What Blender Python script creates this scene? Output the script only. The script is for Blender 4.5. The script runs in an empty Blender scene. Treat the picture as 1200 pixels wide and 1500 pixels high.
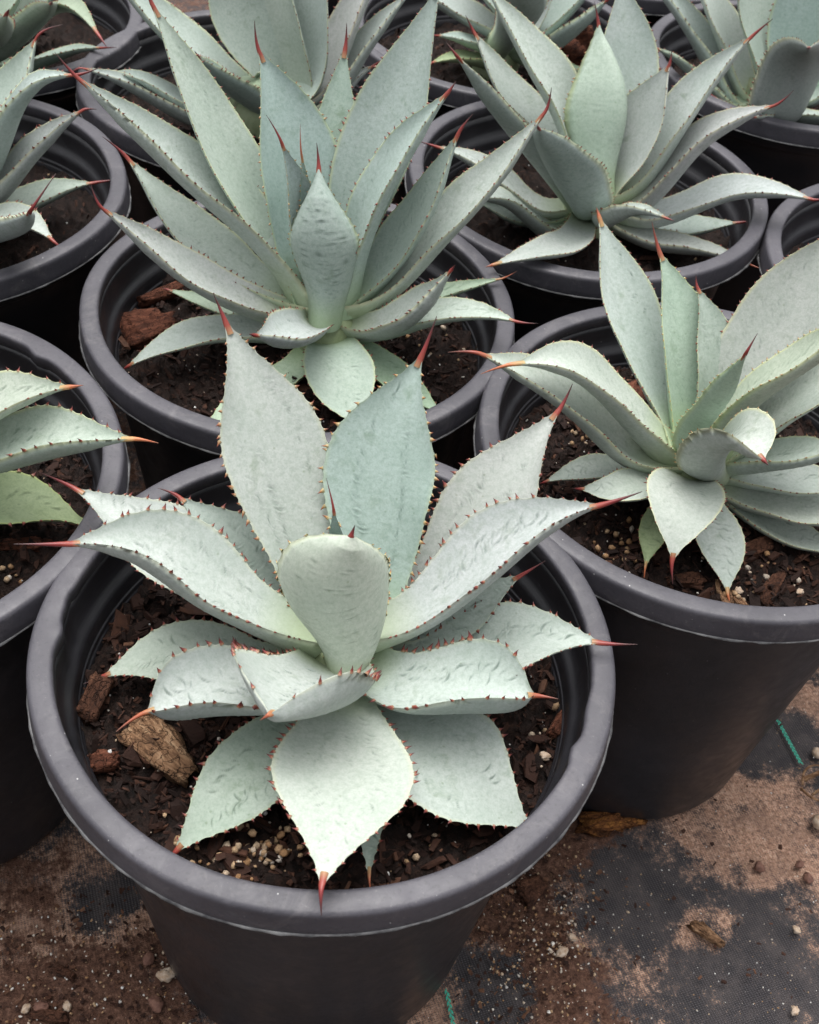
import bpy, math, random
import numpy as np
from mathutils import Vector, Matrix

# ------------------------------------------------------------------ camera
SC = bpy.context.scene
COL = SC.collection
F_PX, CAM_H = 1670.58, 0.735
PITCH, ROLL = math.radians(45.4223), math.radians(7.0024)
CP, SP, CR, SR = math.cos(PITCH), math.sin(PITCH), math.cos(ROLL), math.sin(ROLL)
CAMP = np.array([0.0, 0.0, CAM_H])
cam = bpy.data.cameras.new('camera')
cam.sensor_fit = 'HORIZONTAL'; cam.sensor_width = 36.0
cam.lens = F_PX / 1200 * 36.0
cam.clip_start = 0.01; cam.clip_end = 500
cam.dof.use_dof = True; cam.dof.focus_distance = 0.60; cam.dof.aperture_fstop = 26
camo = bpy.data.objects.new('camera', cam); COL.objects.link(camo)
fwd = Vector((0, CP, -SP)); r0 = Vector((1, 0, 0)); u0 = Vector((0, SP, CP))
cx_ = r0 * CR + u0 * SR; cy_ = -r0 * SR + u0 * CR
mw = Matrix.Identity(4)
for i in range(3):
    mw[i][0] = cx_[i]; mw[i][1] = cy_[i]; mw[i][2] = -fwd[i]; mw[i][3] = CAMP[i]
camo.matrix_world = mw
SC.camera = camo

# ------------------------------------------------------------------ light
SUN_EL, SUN_AZ = math.radians(76), math.radians(-15)   # azimuth from +y towards +x
world = bpy.data.worlds.new('World'); SC.world = world; world.use_nodes = True
wn = world.node_tree; wn.nodes.clear()
sky = wn.nodes.new('ShaderNodeTexSky'); sky.sky_type = 'NISHITA'; sky.sun_disc = False
sky.sun_elevation = SUN_EL; sky.sun_rotation = SUN_AZ
sky.dust_density = 6.0; sky.air_density = 1.0; sky.ozone_density = 1.0
hsv = wn.nodes.new('ShaderNodeHueSaturation'); hsv.inputs['Saturation'].default_value = 0.14
bg = wn.nodes.new('ShaderNodeBackground'); bg.inputs['Strength'].default_value = 0.15
wo = wn.nodes.new('ShaderNodeOutputWorld')
wn.links.new(sky.outputs[0], hsv.inputs['Color']); wn.links.new(hsv.outputs[0], bg.inputs[0])
wn.links.new(bg.outputs[0], wo.inputs[0])
sun = bpy.data.lights.new('sun', 'SUN'); sun.energy = 1.5; sun.angle = math.radians(60)
sun.color = (1.0, 0.97, 0.93)
suno = bpy.data.objects.new('sun', sun); COL.objects.link(suno)
sd = Vector((math.cos(SUN_EL) * math.sin(SUN_AZ), math.cos(SUN_EL) * math.cos(SUN_AZ), math.sin(SUN_EL)))
suno.rotation_euler = sd.to_track_quat('Z', 'Y').to_euler()
SC.view_settings.view_transform = 'Standard'; SC.view_settings.look = 'None'
SC.view_settings.gamma = 1.0; SC.view_settings.exposure = 0.60
SC.view_settings.use_curve_mapping = False
SC.render.engine = 'CYCLES'

rng = np.random.default_rng(7)
random.seed(7)

# ------------------------------------------------------------------ pixel helpers
def ray(px, py):
    a, b = px - 600.0, py - 750.0
    u = (CR * a + SR * b) / F_PX; v = (-SR * a + CR * b) / F_PX
    d = np.array([u, CP - v * SP, -SP - v * CP])
    return d / np.linalg.norm(d)
def at(px, py, z):
    d = ray(px, py); return CAMP + d * ((z - CAM_H) / d[2])
def near_point(px, py, p):
    d = ray(px, py); return CAMP + d * float((p - CAMP) @ d)
def near_line(px, py, a, b):
    d = ray(px, py); e = (b - a) / np.linalg.norm(b - a)
    w = CAMP - a; k = d @ e
    den = max(1 - k * k, 1e-3)
    t = (k * (e @ w) - d @ w) / den
    t0 = float((0.5 * (a + b) - CAMP) @ d)
    bl = min(1.0, den / 0.25)                 # rays nearly along the chord: stay at the chord's own distance
    return CAMP + d * (bl * t + (1 - bl) * t0)

# ------------------------------------------------------------------ object helpers
def tag(o, label=None, cat=None, group=None, kind=None):
    if label: o['label'] = label
    if cat: o['category'] = cat
    if group: o['group'] = group
    if kind: o['kind'] = kind
    return o
def empty(name, loc):
    o = bpy.data.objects.new(name, None); COL.objects.link(o)
    o.location = loc; o.empty_display_size = 0.02
    return o
def mesh_obj(name, verts, faces, mat, parent=None, smooth=True, data=None, fdata=None):
    me = bpy.data.meshes.new(name)
    verts = np.asarray(verts, dtype=np.float32)
    if isinstance(faces, np.ndarray):
        nv, nf = len(verts), len(faces); k = faces.shape[1]
        me.vertices.add(nv); me.loops.add(nf * k); me.polygons.add(nf)
        me.vertices.foreach_set('co', verts.ravel())
        me.loops.foreach_set('vertex_index', faces.astype(np.int32).ravel())
        me.polygons.foreach_set('loop_start', np.arange(0, nf * k, k, dtype=np.int32))
        me.update(calc_edges=True)
    else:
        me.from_pydata(verts.tolist(), [], faces)
    if data is not None:
        ca = me.color_attributes.new('dat', 'FLOAT_COLOR', 'POINT')
        ca.data.foreach_set('color', np.asarray(data, dtype=np.float32).ravel())
    me.polygons.foreach_set('use_smooth', np.full(len(me.polygons), smooth))
    me.validate(); me.update()
    me.materials.append(mat)
    o = bpy.data.objects.new(name, me); COL.objects.link(o)
    if parent is not None:
        o.parent = parent
        o.matrix_parent_inverse = Matrix.Translation(-Vector(parent.location)) if parent.type == 'EMPTY' else Matrix.Identity(4)
    return o

def hash3(ix, iy, iz, seed):
    n = (ix * 374761393 + iy * 668265263 + iz * 2147483647 + seed * 1274126177) & 0xffffffff
    n = ((n ^ (n >> 13)) * 1274126177) & 0xffffffff
    n = ((n ^ (n >> 16)) * 2246822519) & 0xffffffff
    return ((n ^ (n >> 15)) & 0xffffff) / float(0xffffff)
def vnoise(p, scale, seed=0):
    """smooth value noise, about -1..1; p is (...,3)"""
    q = np.asarray(p) * scale
    i = np.floor(q).astype(np.int64); f = q - i; f = f * f * (3 - 2 * f)
    out = 0
    for dx in (0, 1):
        for dy in (0, 1):
            for dz in (0, 1):
                wgt = (f[..., 0] if dx else 1 - f[..., 0]) * (f[..., 1] if dy else 1 - f[..., 1]) * (f[..., 2] if dz else 1 - f[..., 2])
                out = out + wgt * hash3(i[..., 0] + dx, i[..., 1] + dy, i[..., 2] + dz, seed)
    return out * 2 - 1
def fbm(p, scale, seed=0, o=4):
    r = 0; a = 1.0; t = 0
    for k in range(o):
        r = r + a * vnoise(p, scale * 2 ** k, seed + k); t += a; a *= 0.5
    return r / t

# ------------------------------------------------------------------ materials
class NT:
    def __init__(s, name):
        s.m = bpy.data.materials.new(name); s.m.use_nodes = True
        s.t = s.m.node_tree; s.t.nodes.clear()
        s.out = s.t.nodes.new('ShaderNodeOutputMaterial')
        s.b = s.t.nodes.new('ShaderNodeBsdfPrincipled')
        s.t.links.new(s.b.outputs[0], s.out.inputs['Surface'])
    def n(s, typ, **kw):
        nd = s.t.nodes.new(typ)
        for k, v in kw.items():
            if k.startswith('_'): setattr(nd, k[1:], v)
        return nd
    def set(s, sock, v):
        if hasattr(v, 'links') and hasattr(v, 'is_output'): s.t.links.new(v, sock)
        else: sock.default_value = v
    def math(s, op, a, b=None, clamp=False):
        nd = s.t.nodes.new('ShaderNodeMath'); nd.operation = op; nd.use_clamp = clamp
        s.set(nd.inputs[0], a)
        if b is not None: s.set(nd.inputs[1], b)
        return nd.outputs[0]
    def noise(s, vec, scale, detail=4, rough=0.55, dist=0.0):
        nd = s.t.nodes.new('ShaderNodeTexNoise')
        s.set(nd.inputs['Vector'], vec); nd.inputs['Scale'].default_value = scale
        nd.inputs['Detail'].default_value = detail; nd.inputs['Roughness'].default_value = rough
        nd.inputs['Distortion'].default_value = dist
        return nd.outputs['Fac']
    def ramp(s, fac, stops, interp='LINEAR'):
        nd = s.t.nodes.new('ShaderNodeValToRGB'); cr = nd.color_ramp; cr.interpolation = interp
        while len(cr.elements) < len(stops): cr.elements.new(0.5)
        for e, (p, c) in zip(cr.elements, stops):
            e.position = p; e.color = (c if len(c) == 4 else (*c, 1)) if not isinstance(c, (int, float)) else (c, c, c, 1)
        s.set(nd.inputs[0], fac); return nd.outputs[0]
    def mix(s, fac, a, b, mode='MIX'):
        nd = s.t.nodes.new('ShaderNodeMix'); nd.data_type = 'RGBA'; nd.blend_type = mode
        s.set(nd.inputs[0], fac)
        s.set(nd.inputs[6], a if not isinstance(a, tuple) else (*a, 1)); s.set(nd.inputs[7], b if not isinstance(b, tuple) else (*b, 1))
        return nd.outputs[2]
    def bump(s, h, strength, dist, normal=None):
        nd = s.t.nodes.new('ShaderNodeBump'); nd.inputs['Strength'].default_value = strength
        nd.inputs['Distance'].default_value = dist; s.set(nd.inputs['Height'], h)
        if normal is not None: s.set(nd.inputs['Normal'], normal)
        return nd.outputs[0]
    def obj(s):
        return s.t.nodes.new('ShaderNodeTexCoord').outputs['Object']
    def attr(s):
        nd = s.t.nodes.new('ShaderNodeAttribute'); nd.attribute_name = 'dat'
        sp = s.t.nodes.new('ShaderNodeSeparateColor'); s.t.links.new(nd.outputs['Color'], sp.inputs[0])
        return sp.outputs[0], sp.outputs[1], sp.outputs[2], nd.outputs['Alpha']
    def info(s): return s.t.nodes.new('ShaderNodeObjectInfo')
    def done(s, col=None, rough=None, normal=None, spec=None):
        if col is not None: s.set(s.b.inputs['Base Color'], col if not isinstance(col, tuple) else (*col, 1))
        if rough is not None: s.set(s.b.inputs['Roughness'], rough)
        if normal is not None: s.set(s.b.inputs['Normal'], normal)
        if spec is not None: s.set(s.b.inputs['Specular IOR Level'], spec)
        return s.m

def mat_leaf():
    n = NT('agave_leaf'); o = n.obj(); S, V, I, side = n.attr(); inf = n.info()
    big = n.noise(o, 28, 4, 0.6); fine = n.noise(o, 420, 3, 0.6); mid = n.noise(o, 110, 4, 0.65, 0.4)
    # waxy bloom over green flesh
    wax = n.mix(n.ramp(big, [(0.3, 0.0), (0.7, 1.0)]), (0.395, 0.440, 0.412), (0.485, 0.515, 0.497))
    flesh = (0.20, 0.255, 0.18)
    rub = n.ramp(mid, [(0.54, 0.0), (0.72, 0.6)])
    rub = n.math('MULTIPLY', rub, n.ramp(big, [(0.44, 0.0), (0.60, 1.0)]))
    c = n.mix(rub, wax, flesh)
    c = n.mix(n.ramp(fine, [(0.32, 0.38), (0.58, 0.0)]), c, (0.24, 0.30, 0.25))
    grain = n.noise(o, 1100, 2, 0.5)
    c = n.mix(n.ramp(grain, [(0.30, 0.30), (0.55, 0.0)]), c, (0.25, 0.30, 0.26))
    spot = n.t.nodes.new('ShaderNodeTexVoronoi'); n.set(spot.inputs['Vector'], o); spot.inputs['Scale'].default_value = 120
    c = n.mix(n.ramp(spot.outputs['Distance'], [(0.05, 0.45), (0.10, 0.0)]), c, (0.20, 0.25, 0.17))
    spk = n.t.nodes.new('ShaderNodeTexVoronoi'); n.set(spk.inputs['Vector'], o); spk.inputs['Scale'].default_value = 260
    c = n.mix(n.ramp(spk.outputs['Distance'], [(0.04, 0.32), (0.12, 0.0)]), c, (0.62, 0.66, 0.62))
    # greener towards the leaf's own base
    c = n.mix(n.ramp(S, [(0.08, 0.7), (0.28, 0.0)]), c, (0.36, 0.43, 0.26))
    c = n.mix(n.math('MULTIPLY', I, 0.8), c, (0.13, 0.17, 0.145))
    # pale horny edge
    c = n.mix(n.math('MULTIPLY', n.ramp(V, [(0.915, 0.0), (0.975, 0.85)]), side), c, (0.54, 0.55, 0.36))
    c = n.mix(1.0, c, inf.outputs['Color'], 'MULTIPLY')
    h = n.math('ADD', n.math('MULTIPLY', mid, 0.5), n.math('MULTIPLY', fine, 0.25))
    nor = n.bump(h, 0.35, 0.0012)
    r = n.ramp(mid, [(0.3, 0.50), (0.7, 0.66)])
    n.b.inputs['Subsurface Weight'].default_value = 0.0
    return n.done(c, r, nor, 0.35)
def mat_tooth():
    n = NT('agave_tooth'); S, V, I, A = n.attr()
    dark = n.ramp(S, [(0.0, (0.30, 0.17, 0.10)), (0.10, (0.22, 0.045, 0.032)), (0.5, (0.11, 0.016, 0.016)), (1.0, (0.04, 0.010, 0.010))])
    young = n.ramp(S, [(0.0, (0.50, 0.52, 0.26)), (0.3, (0.55, 0.34, 0.10)), (0.65, (0.38, 0.08, 0.03)), (1.0, (0.16, 0.025, 0.02))])
    return n.done(n.mix(V, dark, young), 0.4)
def mat_spine():
    n = NT('agave_spine'); S, V, I, A = n.attr(); inf = n.info()
    a = n.ramp(S, [(0.0, (0.34, 0.20, 0.10)), (0.10, (0.27, 0.050, 0.035)), (0.40, (0.21, 0.026, 0.026)), (0.8, (0.07, 0.015, 0.016)), (1.0, (0.04, 0.015, 0.015))])
    b = n.ramp(S, [(0.0, (0.42, 0.32, 0.14)), (0.3, (0.52, 0.17, 0.06)), (0.8, (0.42, 0.12, 0.06)), (1.0, (0.30, 0.14, 0.09))])
    return n.done(n.mix(V, a, b), 0.38)
def mat_plastic(name, base, dust, rough, bumpy, speck=0.0):
    n = NT(name); o = n.obj()
    a = n.noise(o, 14, 5, 0.65); b = n.noise(o, 90, 4, 0.6, 0.5)
    mp = n.t.nodes.new('ShaderNodeMapping'); mp.inputs['Scale'].default_value = (1, 1, 0.12); mp.inputs['Rotation'].default_value = (0.5, 0.4, 0)
    n.set(mp.inputs['Vector'], o)
    scr = n.noise(mp.outputs[0], 300, 3, 0.6, 2.5)
    c = n.mix(n.ramp(a, [(0.35, 0.0), (0.75, 1.0)]), base, dust)
    c = n.mix(n.ramp(b, [(0.55, 0.0), (0.8, 0.5)]), c, dust)
    c = n.mix(n.ramp(scr, [(0.72, 0.0), (0.82, 0.22)]), c, (0.25, 0.25, 0.27))
    if speck:
        v = n.t.nodes.new('ShaderNodeTexVoronoi'); n.set(v.inputs['Vector'], o); v.inputs['Scale'].default_value = 95
        c = n.mix(n.ramp(v.outputs['Distance'], [(0.025, speck), (0.045, 0.0)]), c, (0.5, 0.5, 0.5))
    if speck > 0.5:
        sm = n.noise(o, 38, 6, 0.75, 1.2); pit = n.noise(o, 520, 3, 0.6)
        c = n.mix(n.ramp(sm, [(0.52, 0.0), (0.70, 0.45)]), c, (0.155, 0.145, 0.150))
        c = n.mix(n.ramp(pit, [(0.30, 0.45), (0.45, 0.0)]), c, (0.030, 0.029, 0.034))
        c = n.mix(n.ramp(pit, [(0.66, 0.0), (0.74, 0.35)]), c, (0.22, 0.21, 0.21))
    r = n.ramp(b, [(0.3, rough - 0.08), (0.7, rough + 0.12)])
    nor = n.bump(n.math('ADD', b, n.math('MULTIPLY', scr, 0.3)), bumpy, 0.001)
    return n.done(c, r, nor, 0.5)
def mat_soil():
    n = NT('potting_soil'); o = n.obj()
    a = n.noise(o, 160, 5, 0.7); b = n.noise(o, 40, 4, 0.6)
    c = n.ramp(a, [(0.36, (0.004, 0.0025, 0.002)), (0.56, (0.016, 0.008, 0.006)), (0.75, (0.050, 0.024, 0.015))])
    c = n.mix(n.ramp(b, [(0.4, 0.0), (0.7, 0.5)]), c, (0.02, 0.012, 0.009))
    return n.done(c, 0.85, n.bump(a, 0.9, 0.004), 0.25)
def mat_bits(name, stops, rough=0.8, grain=220):
    n = NT(name); o = n.obj(); S, V, I, A = n.attr()
    g = n.noise(o, grain, 4, 0.65)
    c = n.ramp(S, stops, 'LINEAR')
    c = n.mix(n.ramp(g, [(0.3, 0.55), (0.62, 0.0)]), c, (0.015, 0.008, 0.006))
    return n.done(c, rough, n.bump(g, 0.5, 0.0015), 0.25)
def nz_color(n, vec, scale):
    nd = n.t.nodes.new('ShaderNodeTexNoise'); n.set(nd.inputs['Vector'], vec); nd.inputs['Scale'].default_value = scale
    return nd.outputs['Color']
def mat_bark(name, c1, c2):
    n = NT(name); o = n.obj()
    mp = n.t.nodes.new('ShaderNodeMapping'); mp.inputs['Scale'].default_value = (0.25, 1, 1); n.set(mp.inputs['Vector'], o)
    g = n.noise(mp.outputs[0], 260, 5, 0.7, 0.6); h = n.noise(o, 90, 3)
    c = n.ramp(g, [(0.32, (0.02, 0.01, 0.007)), (0.5, c1), (0.7, c2)])
    c = n.mix(n.ramp(h, [(0.45, 0.0), (0.7, 0.5)]), c, c1)
    k = n.t.nodes.new('ShaderNodeTexVoronoi'); k.feature = 'DISTANCE_TO_EDGE'; n.set(k.inputs['Vector'], n.mix(0.02, o, nz_color(n, o, 160))); k.inputs['Scale'].default_value = 120; k.inputs['Randomness'].default_value = 1.0
    crack = n.ramp(k.outputs['Distance'], [(0.0, 0.7), (0.05, 0.0)])
    c = n.mix(n.math('MULTIPLY', crack, n.ramp(h, [(0.45, 0.0), (0.6, 1.0)])), c, (0.012, 0.007, 0.005))
    return n.done(c, 0.85, n.bump(n.math('SUBTRACT', g, n.math('MULTIPLY', crack, 0.7)), 0.9, 0.003), 0.2)
def mat_ground():
    n = NT('ground'); o = n.obj(); S, V, I, A = n.attr()      # S dry pinkish dust, V dark crumbly dirt
    mp = n.t.nodes.new('ShaderNodeMapping'); mp.inputs['Rotation'].default_value = (0, 0, math.radians(-24)); n.set(mp.inputs['Vector'], o)
    w1 = n.t.nodes.new('ShaderNodeTexWave'); w1.bands_direction = 'X'; w1.inputs['Scale'].default_value = 165; w1.inputs['Distortion'].default_value = 0.8; w1.inputs['Detail'].default_value = 1; n.set(w1.inputs['Vector'], mp.outputs[0])
    w2 = n.t.nodes.new('ShaderNodeTexWave'); w2.bands_direction = 'Y'; w2.inputs['Scale'].default_value = 235; w2.inputs['Distortion'].default_value = 0.8; n.set(w2.inputs['Vector'], mp.outputs[0])
    weave = n.math('MULTIPLY', w1.outputs['Fac'], w2.outputs['Fac'])
    fine = n.noise(o, 330, 5, 0.7); mid = n.noise(o, 60, 6, 0.68); lump = n.noise(o, 150, 4, 0.7)
    fab = n.mix(n.ramp(weave, [(0.05, 0.0), (0.6, 1.0)]), (0.024, 0.022, 0.024), (0.070, 0.065, 0.070))
    fab = n.mix(n.ramp(mid, [(0.4, 0.0), (0.75, 0.5)]), fab, (0.12, 0.10, 0.095))
    dust = n.ramp(fine, [(0.3, (0.15, 0.080, 0.054)), (0.48, (0.38, 0.225, 0.155)), (0.70, (0.58, 0.40, 0.30))])
    dirt = n.ramp(fine, [(0.3, (0.034, 0.017, 0.012)), (0.52, (0.105, 0.053, 0.036)), (0.75, (0.22, 0.125, 0.088))])
    # dust lodges between the threads, so it breaks up along the weave
    e = n.math('ADD', S, n.math('MULTIPLY', n.math('SUBTRACT', mid, 0.5), 1.9))
    e = n.math('ADD', e, n.math('MULTIPLY', n.math('SUBTRACT', fine, 0.5), 1.3))
    e = n.math('SUBTRACT', e, n.math('MULTIPLY', weave, 0.45))
    md = n.ramp(e, [(0.34, 0.0), (0.70, 1.0)])
    k = n.math('ADD', V, n.math('MULTIPLY', n.math('SUBTRACT', mid, 0.5), 1.3))
    k = n.math('ADD', k, n.math('MULTIPLY', n.math('SUBTRACT', lump, 0.5), 0.8))
    mk = n.ramp(k, [(0.40, 0.0), (0.60, 1.0)])
    spk = n.noise(o, 620, 3, 0.6); blot = n.noise(o, 26, 5, 0.7)
    dust = n.mix(n.ramp(spk, [(0.34, 0.75), (0.50, 0.0)]), dust, (0.085, 0.052, 0.042))
    dust = n.mix(n.ramp(blot, [(0.38, 0.5), (0.55, 0.0)]), dust, (0.16, 0.098, 0.074))
    dust = n.mix(n.ramp(weave, [(0.35, 0.0), (0.8, 0.4)]), dust, (0.10, 0.075, 0.068))
    c = n.mix(md, fab, dust); c = n.mix(mk, c, dirt)
    c = n.mix(n.ramp(spk, [(0.66, 0.0), (0.74, 0.6)]), c, (0.42, 0.30, 0.23))
    hh = n.math('ADD', n.math('MULTIPLY', weave, 0.5), n.math('MULTIPLY', n.math('ADD', md, mk), n.math('MULTIPLY', fine, 1.2)))
    return n.done(c, 0.85, n.bump(hh, 0.6, 0.0016), 0.25)
def mat_plain(name, c, r=0.6, c2=None, scale=200):
    n = NT(name)
    if c2 is None: return n.done(c, r)
    g = n.noise(n.obj(), scale, 4, 0.6)
    return n.done(n.mix(n.ramp(g, [(0.35, 0.0), (0.65, 1.0)]), c, c2), r, n.bump(g, 0.4, 0.001))

M_LEAF, M_TOOTH, M_SPINE = mat_leaf(), mat_tooth(), mat_spine()
M_WALL = mat_plastic('black_pot_plastic', (0.012, 0.012, 0.0145), (0.028, 0.027, 0.032), 0.38, 0.15, 0.35)
M_RIM = mat_plastic('weathered_rim_plastic', (0.048, 0.046, 0.056), (0.085, 0.081, 0.095), 0.48, 0.25, 0.8)
M_FLASH = mat_plain('worn_mould_edge', (0.07, 0.07, 0.075), 0.55, (0.30, 0.30, 0.30), 90)
M_SOIL = mat_soil()
M_CHIPS = mat_bits('soil_chips', [(0.0, (0.010, 0.005, 0.004)), (0.4, (0.034, 0.014, 0.009)), (0.75, (0.075, 0.032, 0.019)), (1.0, (0.17, 0.085, 0.05))])
M_GRAIN = mat_bits('pale_grains', [(0.0, (0.36, 0.20, 0.095)), (0.45, (0.48, 0.34, 0.21)), (0.8, (0.74, 0.71, 0.66)), (1.0, (0.8, 0.8, 0.78))], 0.8, 600)
M_GROUND = mat_ground()
M_STEM = mat_plain('agave_stem', (0.22, 0.27, 0.14), 0.6, (0.34, 0.40, 0.24), 80)
M_TAN = mat_bark('tan_bark', (0.22, 0.12, 0.065), (0.50, 0.33, 0.20))
M_RED = mat_bark('red_bark', (0.10, 0.035, 0.02), (0.22, 0.085, 0.05))
M_BROWN = mat_bark('brown_bark', (0.07, 0.03, 0.018), (0.15, 0.07, 0.042))
M_GREEN = mat_plain('green_thread', (0.02, 0.30, 0.21), 0.6, (0.04, 0.42, 0.30), 900)
M_STONE = mat_plain('brown_stone', (0.11, 0.050, 0.036), 0.8, (0.20, 0.10, 0.07), 300)
M_PALE = mat_plain('pale_stone', (0.34, 0.23, 0.15), 0.85, (0.55, 0.46, 0.37), 260)

# ------------------------------------------------------------------ ground
def axis_grid(lo, hi, step, far):
    core = np.arange(lo, hi + 1e-9, step)
    g = [0.01]
    while sum(g) < far: g.append(g[-1] * 1.6)
    e = np.cumsum(g)
    return np.concatenate([lo - e[::-1], core, hi + e])
def make_ground():
    X = axis_grid(-0.62, 0.62, 0.0031, 60); Y = axis_grid(0.02, 0.80, 0.0031, 60)
    gx, gy = np.meshgrid(X, Y); p = np.stack([gx, gy, np.zeros_like(gx)], -1)
    w = np.stack([fbm(p, 22, 3, 3), fbm(p, 22, 9, 3)], -1) * 0.022
    q = p[..., :2] + w
    def blobs(lst):
        m = np.full(gx.shape, -9.0)
        for (px, py, r, s) in lst:
            c = at(px, py, 0.0)[:2]
            d = np.hypot(q[..., 0] - c[0], q[..., 1] - c[1])
            m = np.maximum(m, s * np.clip(1.35 - d / r, -2, 1))
        return np.clip(m, 0, 1)
    inside = (np.abs(gx) < 0.62) & (gy > 0.02) & (gy < 0.8)
    dust = blobs([(1120, 1185, .060, .72), (1180, 1250, .055, .62), (1060, 1220, .05, .66), (960, 1235, .05, .52), (1000, 1290, .05, .42),
                  (1112, 1275, .022, .95), (848, 1300, .018, .8), (850, 1370, .02, .7), (900, 1395, .02, .5), (1010, 1300, .02, .6), (1000, 1345, .016, .6), (640, 1390, .02, .9), (610, 1440, .03, .9), (660, 1500, .03, .8), (800, 1350, .012, .7), (820, 1440, .02, .8), (1150, 1010, .05, .8), (1080, 1150, .04, .8), (1010, 1200, .04, .7), (110, 1290, .05, .8), (240, 1330, .04, .8), (130, 1390, .07, .9), (20, 1380, .07, .8), (1172, 1270, .018, .95), (1005, 1260, .03, .6), (990, 1310, .03, .5), (1140, 1225, .05, .8), (925, 1290, .012, .8), (1190, 1040, .05, .66), (1180, 1120, .03, .4), (1040, 1370, .024, .85), (880, 1330, .03, .35), (1060, 1330, .04, .3),
                  (830, 1340, .02, .6), (800, 1440, .035, .55), (720, 1390, .03, .66), (640, 1450, .04, .75), (700, 1490, .03, .5), (930, 1480, .06, .3), (1080, 1460, .06, .28),
                  (40, 1330, .09, .62), (190, 1350, .05, .72), (60, 1420, .07, .5), (180, 1440, .08, .5), (1250, 1300, .1, .35), (1010, 1180, .04, .5)])
    dust = np.clip(dust * 1.25, 0, 1); dust = np.maximum(dust, np.where(inside, 0.40 + 0.26 * fbm(p, 14, 77, 3), 0.4))
    hole = blobs([(935, 1300, .043, 1.0), (140, 1300, .026, 1.0), (1135, 1085, .032, .8), (725, 1450, .035, .8), (1090, 1420, .045, .45)])
    dust = np.clip(dust - hole * 0.9, 0, 1)
    dirt = blobs([(800, 1260, .05, 1), (760, 1330, .045, 1), (730, 1290, .045, 1), (800, 1390, .034, 1), (830, 1450, .04, 1), (860, 1210, .045, .9), (700, 1340, .03, .9), (930, 1215, .03, .45), (800, 1490, .04, 1), (760, 1430, .02, .7),
                  (100, 1450, .07, .55), (30, 1495, .08, .75), (200, 1490, .07, .75), (245, 1400, .03, .6), (30, 1290, .06, .6), (120, 1510, .08, .8), (900, 1500, .03, .55)])
    back = np.clip((gy - 0.62) / 0.1, 0, 1) * 0.5
    dirt = np.clip(np.maximum(dirt, back) - hole * 0.7, 0, 1)
    z = fbm(p, 9, 20, 3) * 0.0025 + dust * 0.0012 * (1 + fbm(p, 120, 31, 3)) + dirt * (0.002 + 0.0035 * np.abs(fbm(p, 130, 40, 4)))
    z = np.where(inside, z, 0) - 0.004
    V = np.stack([gx, gy, z], -1).reshape(-1, 3)
    ny, nx = gx.shape; i = np.arange(ny * nx).reshape(ny, nx)
    Fc = np.stack([i[:-1, :-1], i[:-1, 1:], i[1:, 1:], i[1:, :-1]], -1).reshape(-1, 4)
    D = np.stack([dust, dirt, 0 * dust, 0 * dust + 1], -1).reshape(-1, 4)
    g = mesh_obj('ground', V, Fc, M_GROUND, None, True, D)
    tag(g, kind='structure')
    # green marker thread stitched into the fabric: two short runs show through the dust
    for (a, b) in (((1139, 1054), (1174, 1119)), ((654, 1450), (668, 1520))):
        A, B = at(*a, 0.0015), at(*b, 0.0015)
        L = np.linalg.norm(B - A); d = (B - A) / L; sdv = np.array([-d[1], d[0], 0])
        vv, ff = [], []
        nst = int(L / 0.0034)
        for k in range(nst):
            for sg in (-1, 1):
                c = A + d * (k + 0.5 + 0.25 * sg) * L / nst + sdv * 0.0006 * sg + np.array([0, 0, 0.0002 * sg])
                e = d * 0.0022 + sdv * 0.0007 * sg; t = sdv * 0.0008; up = np.array([0, 0, 0.0007])
                b0 = len(vv)
                vv += [c - e, c - t, c + e, c + t, c + up, c - up]
                ff += [(b0, b0 + 1, b0 + 4), (b0 + 1, b0 + 2, b0 + 4), (b0 + 2, b0 + 3, b0 + 4), (b0 + 3, b0, b0 + 4)]
        mesh_obj('marker_thread', np.array(vv), ff, M_GREEN, g, True)
    return g
make_ground()

# ------------------------------------------------------------------ pots
POT_H, R_OUT = 0.285, 0.145
def lathe(profile, seg, warp=None, closed=False):
    pr = np.array(profile); n = len(pr)
    t = np.linspace(0, 2 * np.pi, seg, endpoint=False)
    r = pr[:, 0][:, None] + 0 * t; z = pr[:, 1][:, None] + 0 * t
    V = np.stack([r * np.cos(t), r * np.sin(t), z], -1)
    if warp: V = warp(V, t)
    i = np.arange(n * seg).reshape(n, seg); j = np.roll(i, -1, axis=1)
    F = np.stack([i[:-1], j[:-1], j[1:], i[1:]], -1).reshape(-1, 4)
    if closed:
        F = np.concatenate([F, np.stack([i[-1], j[-1], j[0], i[0]], -1)])
    return V.reshape(-1, 3), F
WALL = [(0.0, 0.003), (0.094, 0.003), (0.096, 0.0), (0.1005, 0.002), (0.1025, 0.008), (0.1085, 0.07), (0.1165, 0.15), (0.1245, 0.225), (0.1275, 0.252), (0.1335, 0.258), (0.1345, 0.275),
        (0.1325, 0.277), (0.1312, 0.262), (0.1300, 0.2585), (0.1262, 0.2545), (0.1252, 0.2490), (0.1249, 0.2462), (0.1241, 0.2455), (0.1238, 0.2425), (0.1231, 0.2418), (0.1225, 0.225), (0.1145, 0.15), (0.1005, 0.012), (0.0, 0.008)]
def densify(p, m):
    o = []
    for a, b in zip(p[:-1], p[1:]):
        for k in range(m): o.append((a[0] + (b[0] - a[0]) * k / m, a[1] + (b[1] - a[1]) * k / m))
    o.append(p[-1]); return o
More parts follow.
